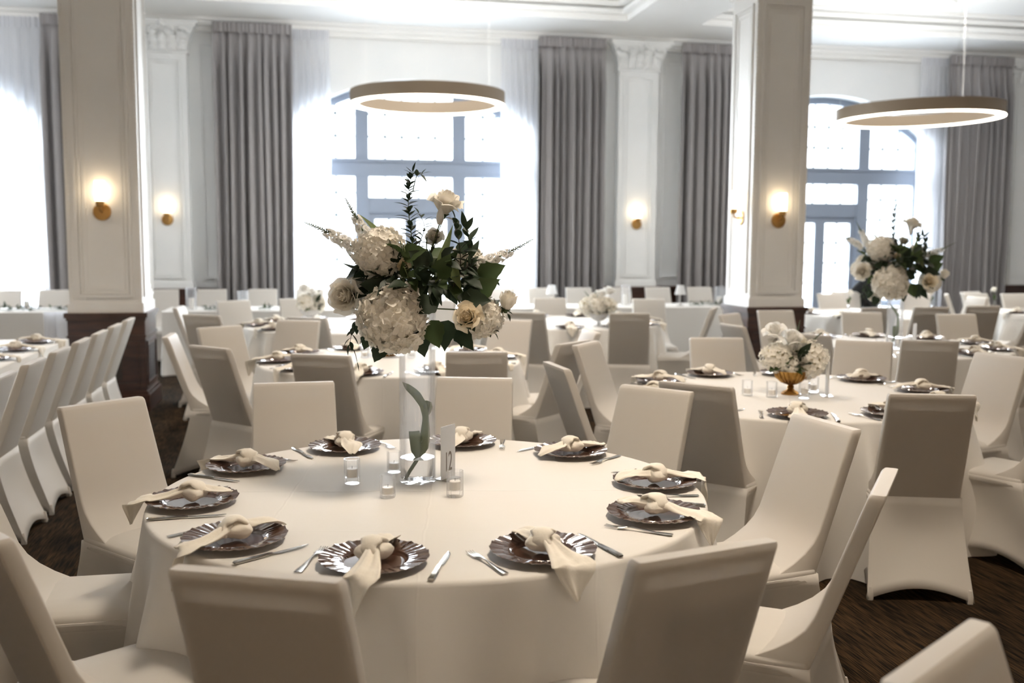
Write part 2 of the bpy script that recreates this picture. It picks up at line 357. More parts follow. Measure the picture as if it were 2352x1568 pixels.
LP={-1.95:'white wall pilaster with carved capital between the left windows, beside the left grey drape',4.93:'white wall pilaster with carved capital between the two middle grey drapes',11.62:'white wall pilaster at the far right edge beyond the last grey drape',-8.8:'white wall pilaster beyond the far left window'}
for xc,_ in PIL[:3]:
    r=empty('pilaster',(xc,WY,0)); tag(r,LP[xc],'pilaster','pilasters along the window wall','structure')
    b=MB().box(-.31,.31,-.16,0,.915,4.2)
    frame_strip(b,-.23,.23,1.06,4.1,-.16,.02,.03); frame_strip(b,-.18,.18,1.11,4.05,-.16,.012,.02)
    b.box(-.33,.33,-.18,0,.915,1.0); b.build('shaft','wall',r)
    b=MB(); capital(b,0,-.08,.31,.08,4.17,4.60); b.build('capital','wall',r,auto=.6)
    MB().box(-.36,.36,-.21,0,0,.87).box(-.39,.39,-.24,0,.87,.915).box(-.38,.38,-.23,0,0,.15).build('wood_base','wood',r)
def column(x0,x1,y0,y1,label):
    cx,cy=(x0+x1)/2,(y0+y1)/2; hx,hy=(x1-x0)/2,(y1-y0)/2
    r=empty('column',(cx,cy,0)); tag(r,label,'column','freestanding panelled columns','structure')
    b=MB().box(-hx,hx,-hy,hy,.93,ZS).box(-hx-.015,hx+.015,-hy-.015,hy+.015,.93,1.02)
    for (i0,wd,d) in ((.075,.025,.018),(.11,.018,.01),(.145,.03,.006)):
        z0,z1=1.0+i0,4.13-i0
        frame_strip(b,-hx+i0,hx-i0,z0,z1,-hy,d,wd)
        frame_strip(b,-hy+i0,hy-i0,z0,z1,-hx,d,wd,'y'); frame_strip(b,-hy+i0,hy-i0,z0,z1,hx,-d,wd,'y')
    k=0; z=1.05
    while z<4.1:  # bead edging on the front corners
        for s in (-1,1): b.cbox(s*(hx-.02),-hy-.004,z,.018,.014,.026)
        z+=.042
    b.build('shaft','column',r)
    b=MB(); capital(b,0,0,hx,hy,4.19,4.62,'a'); b.build('capital','column',r,auto=.6)
    e=.02; b=MB().box(-hx-e,hx+e,-hy-e,hy+e,.10,.87)
    b.box(-hx-.045,hx+.045,-hy-.045,hy+.045,.885,.93).box(-hx-.03,hx+.03,-hy-.03,hy+.03,.86,.885)
    b.box(-hx-.03,hx+.03,-hy-.03,hy+.03,.70,.72).box(-hx-.05,hx+.05,-hy-.05,hy+.05,0,.16).box(-hx-.035,hx+.035,-hy-.035,hy+.035,.16,.19)
    frame_strip(b,-hx+.04,hx-.04,.24,.66,-hy-e,.012,.03)
    frame_strip(b,-hy+.04,hy-.04,.24,.66,-hx-e,.012,.03,'y'); frame_strip(b,-hy+.04,hy-.04,.24,.66,hx+e,-.012,.03,'y')
    wb=b.build('wood_base','wood',r)
    g=MB(); 
    for i in range(12): g.box(-.12+i*.021,-.108+i*.021,-hy-e-.008,-hy-e,.30,.60)
    for s in (-1,1):
        for i in range(13): g.box(s*(hx+e),s*(hx+e+.008),-.16,.16,.29+i*.025,.303+i*.025) if s>0 else g.box(-hx-e-.008,-hx-e,-.16,.16,.29+i*.025,.303+i*.025)
    g.build('vent_grille','stemd',wb)
    return r
column(-2.18,-1.54,9.85,10.49,'square white panelled column on a dark wood base, left of the nearest flowers')
column(4.53,5.14,9.85,10.46,'square white panelled column on a dark wood base, right of the picture centre')
# ---- sconces
def sconce(name):
    r=empty(name)
    b=MB(); rings=[]
    for rr,y in ((.078,0),(.08,-.008),(.074,-.016),(.03,-.022)): rings.append([(rr*math.cos(a),y,rr*math.sin(a)) for a in [2*PI*i/28 for i in range(28)]])
    b.loft(rings); b.build('backplate','brass',r,auto=.5)
    MB().tube([(0,-.015,0),(0,-.06,0),(0,-.085,.015),(0,-.09,.05)],.011,10).build('arm','brass',r,smooth=True)
    MB().lathe([(.0,.04),(.03,.045),(.038,.055),(.038,.095),(.034,.095)],24,0,-.09).build('cup','brass',r,auto=.5)
    MB().lathe([(.036,.09),(.042,.10),(.044,.16),(.044,.275),(.041,.277),(.0,.277)],24,0,-.09).build('lamp_shade','bulb',r,auto=.6)
    return r
sp=Proto(sconce('wall_sconce'))
for loc,rz,l in (((-1.865,9.85,1.86),0,'lit brass wall sconce on the front of the left column'),((4.83,9.85,1.84),0,'lit brass wall sconce on the front face of the right column'),
    ((4.53,10.11,1.87),-PI/2,'lit brass wall sconce on the shaded left side of the right column'),((-1.95,14.84,1.88),0,'small lit sconce on the wall pilaster just right of the left column'),
    ((4.93,14.84,1.87),0,'small lit sconce on the wall pilaster between the two middle drapes')):
    sp.put(loc,rz,l,'wall lamp','lit brass wall sconces')
# ---- curtains
def drape(name,x0,x1,y,zt,zb,folds,amp,ma,seed,label,cat,group):
    q=random.Random(seed); ph=[q.uniform(0,6.28) for _ in range(6)]
    nu=folds*9; nv=22; wds=[q.uniform(.55,1.45) for _ in range(folds)]; cum=[0]
    for k in wds: cum.append(cum[-1]+k)
    def fn(u,v):
        z=zt+(zb-zt)*v; t=u*cum[-1]; i=0
        while i<folds-1 and cum[i+1]<t: i+=1
        f=(t-cum[i])/wds[i]
        hd=min(1,max(.28,(v-.03)*9)); a=amp*hd*(.7+.8*math.sin(i*1.7+ph[0])**2)
        x=x0+(x1-x0)*u+.018*math.sin(2*PI*f*2+ph[1])*hd+.02*math.sin(v*3+i+ph[2])*v
        return (x,y+a*(-math.cos(2*PI*f))+.012*math.sin(v*6+i),z)
    me=MB().grid(fn,nu,nv)
    r=empty(name); tag(r,label,cat,group)
    p=me.build('panel',ma,r,smooth=True)
    if ma=='curtain':
        s=p.modifiers.new('thick','SOLIDIFY'); s.thickness=.006
    hb=MB()
    nn=folds*4
    hb.grid(lambda u,v:(x0+(x1-x0)*u,y-amp*.35-.012+.014*math.sin(u*nn*PI+math.sin(u*31)*1.2),zt+.02-.14*v),nn*4,3)
    hb.build('heading_tape',ma,r,smooth=True)
    return r
ZT=4.565
G='grey drapes on the window wall'
drape('curtain',-3.47,-2.55,14.68,ZT,.02,7,.075,'curtain',1,'grey floor-length drape half hidden behind the left column','curtain',G)
drape('curtain',-1.27,-.20,14.68,ZT,.02,9,.078,'curtain',2,'grey floor-length drape left of the middle window','curtain',G)
drape('curtain',3.33,4.35,14.68,ZT,.02,9,.078,'curtain',3,'grey floor-length drape right of the middle window','curtain',G)
drape('curtain',5.54,6.62,14.68,ZT,.02,9,.078,'curtain',4,'grey floor-length drape just left of the right column','curtain',G)
drape('curtain',10.05,11.2,14.68,ZT,.02,9,.078,'curtain',5,'grey floor-length drape at the far right behind the second ring lamp','curtain',G)
G='white sheer curtains over the windows'
drape('sheer_curtain',-4.75,-3.42,14.84,ZT-.02,.02,10,.03,'sheer',6,'white sheer curtain over the far left window','sheer curtain',G)
drape('sheer_curtain',-.25,.31,14.84,ZT-.02,.02,6,.03,'sheer',7,'white sheer curtain at the left of the middle window','sheer curtain',G)
drape('sheer_curtain',2.80,3.45,14.84,ZT-.02,.02,6,.03,'sheer',8,'white sheer curtain at the right of the middle window','sheer curtain',G)
drape('sheer_curtain',6.55,7.15,14.84,ZT-.02,.02,6,.03,'sheer',9,'white sheer curtain at the left of the right-hand window','sheer curtain',G)
drape('sheer_curtain',9.66,10.2,14.84,ZT-.02,.02,6,.03,'sheer',10,'white sheer curtain at the right of the right-hand window','sheer curtain',G)
# ---- ring lamps
def ring_lamp(loc,R,h,wd,label,tilt=(0,0)):
    r=empty('ring_lamp',loc); tag(r,label,'ceiling lamp','round ring lamps'); r.rotation_euler=(tilt[0],tilt[1],0)
    n=96
    def rg(rr,z): return [(rr*math.cos(2*PI*i/n),rr*math.sin(2*PI*i/n),z) for i in range(n)]
    MB().loft([rg(R,0),rg(R,h),rg(R-wd,h),rg(R-wd,0)],False,False).build('ring_body','ring',r,auto=.5)
    MB().loft([rg(R-.002,.0),rg(R-.002,-.012),rg(R-wd+.002,-.012),rg(R-wd+.002,.0)],False,False).build('light_strip','led',r,auto=.5)
    b=MB()
    for k in range(3):
        a=k*2*PI/3+.4; b.tube([((R-wd/2)*math.cos(a),(R-wd/2)*math.sin(a),h),((R-wd/2)*math.cos(a),(R-wd/2)*math.sin(a),ZC-loc[2]-.001)],.0014,5)
    b.build('suspension_wire','ceil',r)
    MB().lathe([(.0,ZC-loc[2]-.03),(.06,ZC-loc[2]-.03),(.06,ZC-loc[2]-.001)],20).build('ceiling_rose','ceil',r,auto=.5)
ring_lamp((1.43,12.35,3.245),.935,.15,.10,'glowing bronze ring lamp hanging before the middle window')
ring_lamp((7.55,11.6,3.16),1.0,.15,.10,'glowing bronze ring lamp hanging before the right-hand window',(0,-.02))
r=empty('ceiling_vent',(8.55,13.12,ZC)); tag(r,'round white ceiling vent above the right ring lamp','vent')
MB().lathe([(.42,0),(.43,-.02),(.36,-.035),(.34,-.01)],48).build('outer_ring','ceil',r,auto=.6)
MB().lathe([(.30,-.0),(.30,-.03),(.20,-.075),(.0,-.085)],40).build('diffuser','ceil',r,auto=.6)
MB().lathe([(.335,-.004),(.30,-.004)],40).build('slot','stemd',r)
# ================================================================ CHAIRS
def make_chair():
    """origin on the floor below the seat, seat faces +y"""
    r=empty('banquet_chair')
    # backrest
    rings=[]; yo=lambda t:-.145-.185*t; ZW=.44; ZTOP=.955
    ts=[0,.05,.1,.16,.23,.31,.4,.5,.6,.7,.8,.88,.94,.975,.988,1]
    for t in ts:
        z=ZW+(ZTOP-ZW)*t; hw=.196-.010*t; th=.046
        fl=.16*max(0,1-t/.34)**2.4
        if t>.975: e=(t-.975)/.025; hw-=.004*e*e; th-=.006*e*e
        y0=yo(t); yc=(y0+(y0+th+fl))/2; 
        y1=y0+th+fl
        if t>.975: y0+=.003*((t-.975)/.025)**2
        # soft dip of the stretched cloth on the front
        rg=[]
        for p in rrect(hw,y0,y1,z,.0075,4): rg.append(p)
        rings.append(rg)
    MB().loft(rings,False,True).build('backrest','cover',r,auto=.7)
    # padded board inside the cover, with the open slot under the top rail
    pb=MB()
    def slab(t0,t1,hw,a,bb):
        v=[]
        for t in (t0,t1):
            z=ZW+(ZTOP-ZW)*t; y=yo(t); v+=[(-hw,y+a,z),(hw,y+a,z),(hw,y+bb,z),(-hw,y+bb,z)]
        pb.add(v,[(0,3,2,1),(4,5,6,7),(0,1,5,4),(1,2,6,5),(2,3,7,6),(3,0,4,7)])
    slab(.02,.865,.178,.008,.040); slab(.925,.975,.178,.008,.036)
    for s in (-1,1):
        v=[]
        for t in (.86,.93):
            z=ZW+(ZTOP-ZW)*t; y=yo(t); x0,x1=sorted((s*.178,s*.158)); v+=[(x0,y+.008,z),(x1,y+.008,z),(x1,y+.036,z),(x0,y+.036,z)]
        pb.add(v,[(0,3,2,1),(4,5,6,7),(0,1,5,4),(1,2,6,5),(2,3,7,6),(3,0,4,7)])
    pb.build('back_board','pad',r)
    # seat
    rings=[]
    for z,e in ((.42,.0),(.425,.003),(.455,.003),(.463,.001),(.470,-.008),(.477,-.035),(.481,-.09),(.482,-.12)):
        rg=[]
        for p in rrect(.198+e,-.144,.279+e,z,.012,6): rg.append((p[0]*(1+.03*(p[1]+.15)),p[1],p[2]-.012*max(0,(p[1]-.15)/.14)))
        rings.append(rg)
    MB().loft(rings,True,True).build('seat','cover',r,auto=.8)
    # skirt stretched between seat and the four feet
    n=16; rings=[]
    top=[(.2045,.2835),(-.2045,.2835),(-.200,-.148),(.200,-.148)]; foot=[(.222,.290),(-.222,.290),(-.232,-.285),(.232,-.285)]
    lift=[.080,.065,.052,.065]  # front, left, back, right
    for k in range(11):
        s=k/10; rg=[]
        for e in range(4):
            a,b_=top[e],top[(e+1)%4]; c,d=foot[e],foot[(e+1)%4]; L=lift[e]
            for i in range(n):
                u=i/n; q=math.sin(PI*u); bow=q**.8; lz=q**1.0
                # concave corner line: most of the splay happens low down
                w_=s**1.35
                xt,yt=a[0]+(b_[0]-a[0])*u,a[1]+(b_[1]-a[1])*u; xf,yf=c[0]+(d[0]-c[0])*u,c[1]+(d[1]-c[1])*u
                x=xt+(xf-xt)*w_; y=yt+(yf-yt)*w_
                ins=.045*bow*math.sin(PI*min(1,s*.9))+.02*bow*s
                if e==0: y-=ins*.8
                elif e==1: x+=ins
                elif e==2: y+=ins*.55*min(1,s*3)
                else: x-=ins
                z=.436*(1-s)+.006+(L*lz)*s
                if e==2: z=(.446*(1-s)+.006+(L*lz)*s)
                elif e in(1,3):
                    uu=u if e==1 else 1-u
                    z+=(.010*uu**3)*(1-s)
                rg.append((x,y,z))
        rings.append(rg)
    sk=MB().loft(rings,False,False).build('skirt','skirt',r,auto=1.2)
    sk.modifiers.new('thick','SOLIDIFY').thickness=.003
    fp=None
    for (x,y) in foot:
        b=MB(); s=1 if y>0 else -1
        b.loft([rrect(.013,-.013,.013,0,.006,4),rrect(.014,-.014,.014,.012,.006,4),rrect(.010,-.010,.010,.045,.006,4),rrect(.006,-.006,.006,.06,.004,4)])
        o=b.build('foot_pocket','cover',r,auto=.8) if fp is None else None
        if fp is None: fp=o
        else: o=fp.copy(); C.objects.link(o); o.parent=r
        o.location=(x-.014*(1 if x>0 else -1),y-.014*s,0)
    return r
CH=Proto(make_chair())
chairs=[]
def chair_corners(l,rr,kind,label,group,z=.955):
    """a chair whose back shows its two top corners at these picture points; it stands where those rays meet the chair's height"""
    a=at_z(*l,z); b_=at_z(*rr,z); mx,my=(a.x+b_.x)/2,(a.y+b_.y)/2; ex,ey=b_.x-a.x,b_.y-a.y; n=math.hypot(ex,ey); fx,fy=-ey/n,ex/n
    if kind=='F': fx,fy=-fx,-fy
    chair_at(mx,my,math.atan2(fy,fx),label,group)
def chair_at(mx,my,face,label,group):
    """mx,my: middle of the top of the back; face: direction it faces"""
    fx,fy=math.cos(face),math.sin(face); x=mx+fx*.315; y=my+fy*.315
    CH.put((x,y,0),face-PI/2,label,'chair',group); chairs.append((x,y))
POS={-108:'front left of centre',-72:'front right of centre',-36:'right front',0:'right end',36:'back right',72:'back right of centre',108:'back left of centre',144:'back left',180:'left end',216:'left front'}
def posname(deg):
    d=(deg+180)%360-180
    return POS[min(POS,key=lambda k:abs(((k-d)+180)%360-180))]
T0=(.398,3.36); T1=(.55,7.15); T2=(2.66,5.22); T3=(4.72,7.5); T4=(.28,10.15); T5=(2.72,10.2); T6=(6.6,10.95); T7=(9.2,10.7)
TN={0:'the nearest round table',1:'the table behind the tall vase',2:'the gold compote table',3:'the right-hand tall flower table',
    4:'the far table at left',5:'the far table before the drapes',6:'the far right round table',7:'the table at the far right edge'}
def lab(deg,t,what='white covered chair'): return '%s, %s of %s'%(what,posname(deg),TN[t])
GC=lambda t:'chairs around '+TN[t]
def rc(t,c,deg,r=1.46,jit=0):
    ar=math.radians(deg)
    if any(math.hypot(c[0]+(r-.315)*math.cos(ar)-x,c[1]+(r-.315)*math.sin(ar)-y)<.6 for x,y in chairs): return
    a=math.radians(deg); chair_at(c[0]+r*math.cos(a),c[1]+r*math.sin(a),a+PI+math.radians(jit),lab(deg,t),GC(t))
# nearest table (corner points read from the photograph)
for l,rr,k,dg in (((388,1303),(785,1335),'B',-108),((1462,1290),(1780,1240),'B',-72),((1840,950),(1966,985),'F',0),((1433,882),(1592,900),'F',36),((1005,865),(1178,868),'F',72),((585,880),(763,875),'F',108),((137,935),(318,910),'F',144)):
    chair_corners(l,rr,k,lab(dg,0),GC(0))
a=at_z(2040,1105,.955); chair_at(a.x,a.y,math.radians(143),lab(-36,0),GC(0))
rc(0,T0,180,1.52,4); rc(0,T0,216,1.47,0)
a=at_z(2150,1490,.955); chair_at(a.x,a.y,math.radians(-56),'white covered chair cut off by the bottom right corner','chairs at other tables')
# table behind the vase
for l,rr,k,dg in (((668,812),(803,817),'B',-108),((1030,808),(1160,808),'B',-72),((445,793),(512,800),'B',216),((640,734),(735,736),'F',108),((1128,732),(1222,735),'F',72),((465,752),(538,747),'F',144)):
    chair_corners(l,rr,k,lab(dg,1),GC(1))
chair_corners((1284,791),(1353,781),'B',lab(-36,1),GC(1)); rc(1,T1,0,1.5)
chair_corners((374,776),(397,763),'F',lab(180,1),GC(1))
# gold compote table
for l,rr,k,dg in (((1517,875),(1679,890),'B',216),((2048,904),(2236,908),'B',-108),((1585,775),(1703,775),'F',108),((1925,779),(2047,785),'F',72),((1318,793),(1367,782),'F',144)):
    chair_corners(l,rr,k,lab(dg,2),GC(2))
chair_corners((1252,830),(1298,848),'B',lab(180,2),GC(2)); chair_at(4.05,5.25,math.radians(-168),lab(0,2),GC(2))
chair_at(3.64,4.13,math.radians(110),lab(-36,2),GC(2))
# tall flowers table on the right
for l,rr,k,dg in (((1741,713),(1817,712),'F',108),((1803,763),(1900,770),'B',216),((2073,780),(2201,783),'B',-108),((1934,716),(2022,717),'F',72),((2147,721),(2240,721),'F',36),((1660,722),(1684,719),'F',144),((1657,742),(1704,750),'B',180)):
    chair_corners(l,rr,k,lab(dg,3),GC(3))
rc(3,T3,-72,1.46); rc(3,T3,0,1.46)
# far tables
for l,rr,k,dg in (((430,722),(493,724),'B',216),((505,691),(562,689),'F',144),((660,728),(750,731),'B',-108)): chair_corners(l,rr,k,lab(dg,4),GC(4))
chair_corners((396,708),(420,701),'F',lab(180,4),GC(4))
for dg in (-72,-36,0,36,72,108): rc(4,T4,dg,1.46)
for l,rr,k,dg in (((1172,716),(1241,718),'B',216),((1405,718),(1487,719),'B',-72),((1232,684),(1293,684),'F',108),((1458,686),(1520,686),'F',72)): chair_corners(l,rr,k,lab(dg,5),GC(5))
chair_at(3.98,9.45,math.radians(152),lab(-36,5),GC(5))
for dg in (180,144,-108): rc(5,T5,dg,1.46)
for l,rr,k,dg in (((1995,706),(2048,706),'B',-144),((2103,705),(2178,705),'B',-108),((2225,702),(2293,702),'B',-72),((2362,697),(2425,692),'B',-36)): chair_corners(l,rr,k,lab(dg if dg!=-144 else 216,6),GC(6))
for dg in (0,36,72,108,144,180): rc(6,T6,dg,1.46)
for dg in (144,180,108,216): rc(7,T7,dg,1.46)
# long table on the left: a row of chairs seen from the side
for i in range(9):
    y=8.75-.585*i
    chair_at(-1.47+.0*i,y,PI,'white covered chair beside the long left table, %s'%(['farthest of the row','second from the far end','third from the far end','fourth from the far end','middle of the row','fourth from the near end','third from the near end','second from the near end','nearest of the row'][i]),'chairs in a row at the long left table')
# chairs behind the head tables
hx=[387,494,607,712,820,930,1040,1140,1228,1312,1401,1489,1583,1672]
for i,px in enumerate(hx):
    a=at_z(px,661-.004*(px-387),.955)
    w_=['leftmost','second from the left','third from the left','fourth from the left','fifth from the left','sixth from the left','seventh from the left','seventh from the right','sixth from the right','fifth from the right','fourth from the right','third from the right','second from the right','rightmost'][i]
    chair_at(a.x,13.75,-PI/2+.0,'white covered chair behind the long head table, '+w_,'chairs behind the head table')
for i,px in enumerate((130,22,-80)):
    a=at_z(px,665,.955); chair_at(a.x,13.75,-PI/2,'white covered chair at the far left head table, '+('beside the left column','second from the left column','third from the left column')[i],'chairs behind the far left head table')
for i,px in enumerate((1905,2238,2325)):
    a=at_z(px,674,.955); chair_at(a.x,a.y,-PI/2+.1,'far white covered chair '+('before the right-hand window','before the far right drape','before the dark wainscot at far right')[i],'chairs by the far right wall')
# ================================================================ TABLES
def cloth_round(seed,R=.93,nf=19):
    q=random.Random(seed); n=220; ph=[q.uniform(0,6.28) for _ in range(5)]; amps=[q.uniform(.5,1.25) for _ in range(nf)]
    rings=[]
    for r in (.02,.3,.6,.85,.915): rings.append([(r*math.cos(2*PI*i/n),r*math.sin(2*PI*i/n),TH) for i in range(n)])
    for k,(dr,dz) in enumerate(((.008,-.0015),(.0135,-.006),(.016,-.014))): rings.append([((.915+dr)*math.cos(2*PI*i/n),(.915+dr)*math.sin(2*PI*i/n),TH+dz) for i in range(n)])
    for k in range(1,15):
        s=k/14; z=TH-.014-(TH-.02)*s; rg=[]
        for i in range(n):
            a=2*PI*i/n; t=(a/(2*PI)*nf+.25*math.sin(3*a+ph[0])+.18*math.sin(5*a+ph[1]))%nf
            am=amps[int(t)]; f=t-int(t); w_=(.5-.5*math.cos(2*PI*f))**1.5
            amp=.13*am*min(1,s*1.5)**.9
            r=.931+.02*s+amp*w_-.012*s*math.sin(a*9+ph[2])
            tw=.05*s*math.sin(2*PI*f)*am
            rg.append((r*math.cos(a+tw*.6),r*math.sin(a+tw*.6),max(z,.004)+0*s))
        rings.append(rg)
    return MB().loft(rings,True,False)
def crease_linen():
    mm=M['linen'].copy(); mm.name='table linen with pressed fold lines'; nt=mm.node_tree; b=nt.nodes['Principled BSDF']
    tc=nd(mm,'ShaderNodeTexCoord'); sp_=nd(mm,'ShaderNodeSeparateXYZ'); lk(mm,tc.outputs['Object'],sp_.inputs[0])
    nz=nd(mm,'ShaderNodeTexNoise'); nz.inputs['Scale'].default_value=5; lk(mm,tc.outputs['Object'],nz.inputs['Vector'])
    tot=None
    for ax in (0,1):
        for off in (.0,.47,-.47):
            a=nd(mm,'ShaderNodeMath'); a.operation='SUBTRACT'; a.inputs[1].default_value=off; lk(mm,sp_.outputs[ax],a.inputs[0])
            ad=nd(mm,'ShaderNodeMath'); ad.operation='MULTIPLY_ADD'; ad.inputs[1].default_value=.03; lk(mm,nz.outputs[0],ad.inputs[0]); lk(mm,a.outputs[0],ad.inputs[2])
            c2=nd(mm,'ShaderNodeMath'); c2.operation='SUBTRACT'; c2.inputs[1].default_value=.015; lk(mm,ad.outputs[0],c2.inputs[0])
            ab=nd(mm,'ShaderNodeMath'); ab.operation='ABSOLUTE'; lk(mm,c2.outputs[0],ab.inputs[0])
            sm=nd(mm,'ShaderNodeMapRange'); sm.interpolation_type='SMOOTHSTEP'; sm.inputs['From Min'].default_value=0; sm.inputs['From Max'].default_value=.006
            sm.inputs['To Min'].default_value=1 if (off==0 and ax==1) else .3; sm.inputs['To Max'].default_value=0; lk(mm,ab.outputs[0],sm.inputs['Value'])
            if tot is None: tot=sm.outputs[0]
            else:
                m2=nd(mm,'ShaderNodeMath'); m2.operation='MAXIMUM'; lk(mm,tot,m2.inputs[0]); lk(mm,sm.outputs[0],m2.inputs[1]); tot=m2.outputs[0]
    n2=nd(mm,'ShaderNodeTexNoise'); n2.inputs['Scale'].default_value=3.0; n2.inputs['Detail'].default_value=2; lk(mm,tc.outputs['Object'],n2.inputs['Vector'])
    m3=nd(mm,'ShaderNodeMath'); m3.operation='MULTIPLY_ADD'; m3.inputs[1].default_value=2.2; lk(mm,n2.outputs[0],m3.inputs[0]); lk(mm,tot,m3.inputs[2])
    bp=nd(mm,'ShaderNodeBump'); bp.inputs['Strength'].default_value=.8; bp.inputs['Distance'].default_value=.0022
    lk(mm,m3.outputs[0],bp.inputs['Height']); lk(mm,bp.outputs[0],b.inputs['Normal']); return mm
M['linenc']=crease_linen()
TL={0:'large white round tablecloth in front, under the tall vase',1:'white round tablecloth on the table just behind the tall vase',2:'white round tablecloth under the gold compote on the right',3:'white round tablecloth under the tall flowers at right',
    4:'white round tablecloth on the far table left of the tall vase',5:'white round tablecloth on the far table before the drapes right of the big window',6:'white round tablecloth on the far right table with bud vases',7:'white round tablecloth at the far right edge'}
protoC=None
for t,c,a in ((0,T0,-.16),(1,T1,.4),(2,T2,1.1),(3,T3,2.0),(4,T4,2.7),(5,T5,3.3),(6,T6,4.1),(7,T7,5.0)):
    if t<2: o=cloth_round(3+t).build('tablecloth','linenc',smooth=True); protoC=o
    else: o=protoC.copy(); C.objects.link(o)
    o.location=(c[0],c[1],0); o.rotation_euler=(0,0,a); tag(o,TL[t],'tablecloth','white round tablecloths')
def cloth_rect(x0,x1,y0,y1,seed,label,fold=.02):
    q=random.Random(seed); r=.02; n=0; pts=[]
    per=[(x0,y0,x1,y0,0,-1),(x1,y0,x1,y1,1,0),(x1,y1,x0,y1,0,1),(x0,y1,x0,y0,-1,0)]
    ring=[]
    for (ax,ay,bx,by,nx,ny) in per:
        L=math.hypot(bx-ax,by-ay); k=max(6,int(L/.06))
        for i in range(k): u=i/k; ring.append((ax+(bx-ax)*u,ay+(by-ay)*u,nx,ny,u*L,min(u,1-u)*L))
    rings=[[(p[0]-p[2]*.012,p[1]-p[3]*.012,TH) for p in ring],[(p[0],p[1],TH-.008) for p in ring]]
    for k in range(1,9):
        s=k/8; rg=[]
        for (x,y,nx,ny,l,e) in ring:
            am=fold*s*(.6+.5*math.sin(l*3+seed)); d=am*(1+math.cos(l*14+2*math.sin(l*2.3+seed)))
            if e<.12: d+=.05*s*(1-e/.12)
            rg.append((x+nx*d,y+ny*d,max(.005,(TH-.008)*(1-s))))
        rings.append(rg)
    o=MB().loft(rings,True,False).build('tablecloth','linen',auto=.9)
    return tag(o,label,'tablecloth','floor-length cloths on long tables')
cloth_rect(-1.72,5.42,12.35,13.15,1,'white cloth on the long head table before the windows')
cloth_rect(-6.5,-2.74,12.45,13.2,2,'white cloth on the head table at the far left',.025)
cloth_rect(-2.95,-2.03,3.2,9.1,4,'white cloth on the long table beside the row of chairs at left')
# ---- place settings: charger with a knotted napkin, fork, knife
def make_charger():
    NF=40; n=NF*4; prof=[(0,.004),(.05,.004),(.080,.0045),(.087,.0075),(.092,.0125),(.096,.0135),(.120,.0180),(.147,.0225)]
    rings=[]
    for r,z in prof:
        rg=[]
        for i in range(n):
            a=2*PI*i/n; u=(i%4)/4; k=min(1,max(0,(r-.090)/.012)); saw=1-abs(u*2-1)*2
            rr=r*(1+(.009*math.sin(a*20))*(r>.14))
            rg.append((rr*math.cos(a),rr*math.sin(a),z+.0010*saw*k*r/.12+.0010*math.sin(a*20)*k*(r>.11)))
        rings.append(rg)
    under=[[(x*.99,y*.99,max(z-.003,.0005)) for x,y,z in rg] for rg in rings[::-1]]
    b=MB().loft(rings[1:]+under[:-1],False,True)
    b.add([(0,0,.004)]+rings[1],[(0,1+i,1+(i+1)%n) for i in range(n)])
    return b.build('charger_plate','charger',auto=.16)
def ribbon(pathf,widthf,n=22,m=12,th=.006,wr=.004,seed=0):
    """folded napkin tail: a flattened soft tube along a path; pathf(u)->Vector, widthf(u)"""
    q=random.Random(seed); ph=[q.uniform(0,6) for _ in range(6)]; rings=[]
    for i in range(n+1):
        u=i/n; p=pathf(u); p2=pathf(min(1,u+.02)); p1=pathf(max(0,u-.02)); t=(p2-p1).normalized(); side=t.cross(Vector((0,0,1)))
        side=side.normalized() if side.length>1e-3 else Vector((1,0,0)); up=side.cross(t).normalized(); w_=widthf(u); rg=[]
        flat=min(1,max(0,(u-.05)*2.5)); T=th*(1-flat*.55)+.016*(1-flat)
        for k in range(2*m):
            if k<m: v=k/(m-1); s_=1
            else: v=(2*m-1-k)/(m-1); s_=-1
            x=(v-.5)*w_; fold=wr*(math.sin(v*9+ph[0]+u*3)+.7*math.sin(v*17+ph[1]-u*5))*(.5+.5*math.sin(PI*u)+.6*(1-flat))
            h=T*.5*s_*math.sqrt(max(.06,1-(2*v-1)**2*(.95)))
            rg.append(p+side*x+up*(h+fold+.004))
        rings.append(rg)
    return MB().loft(rings)
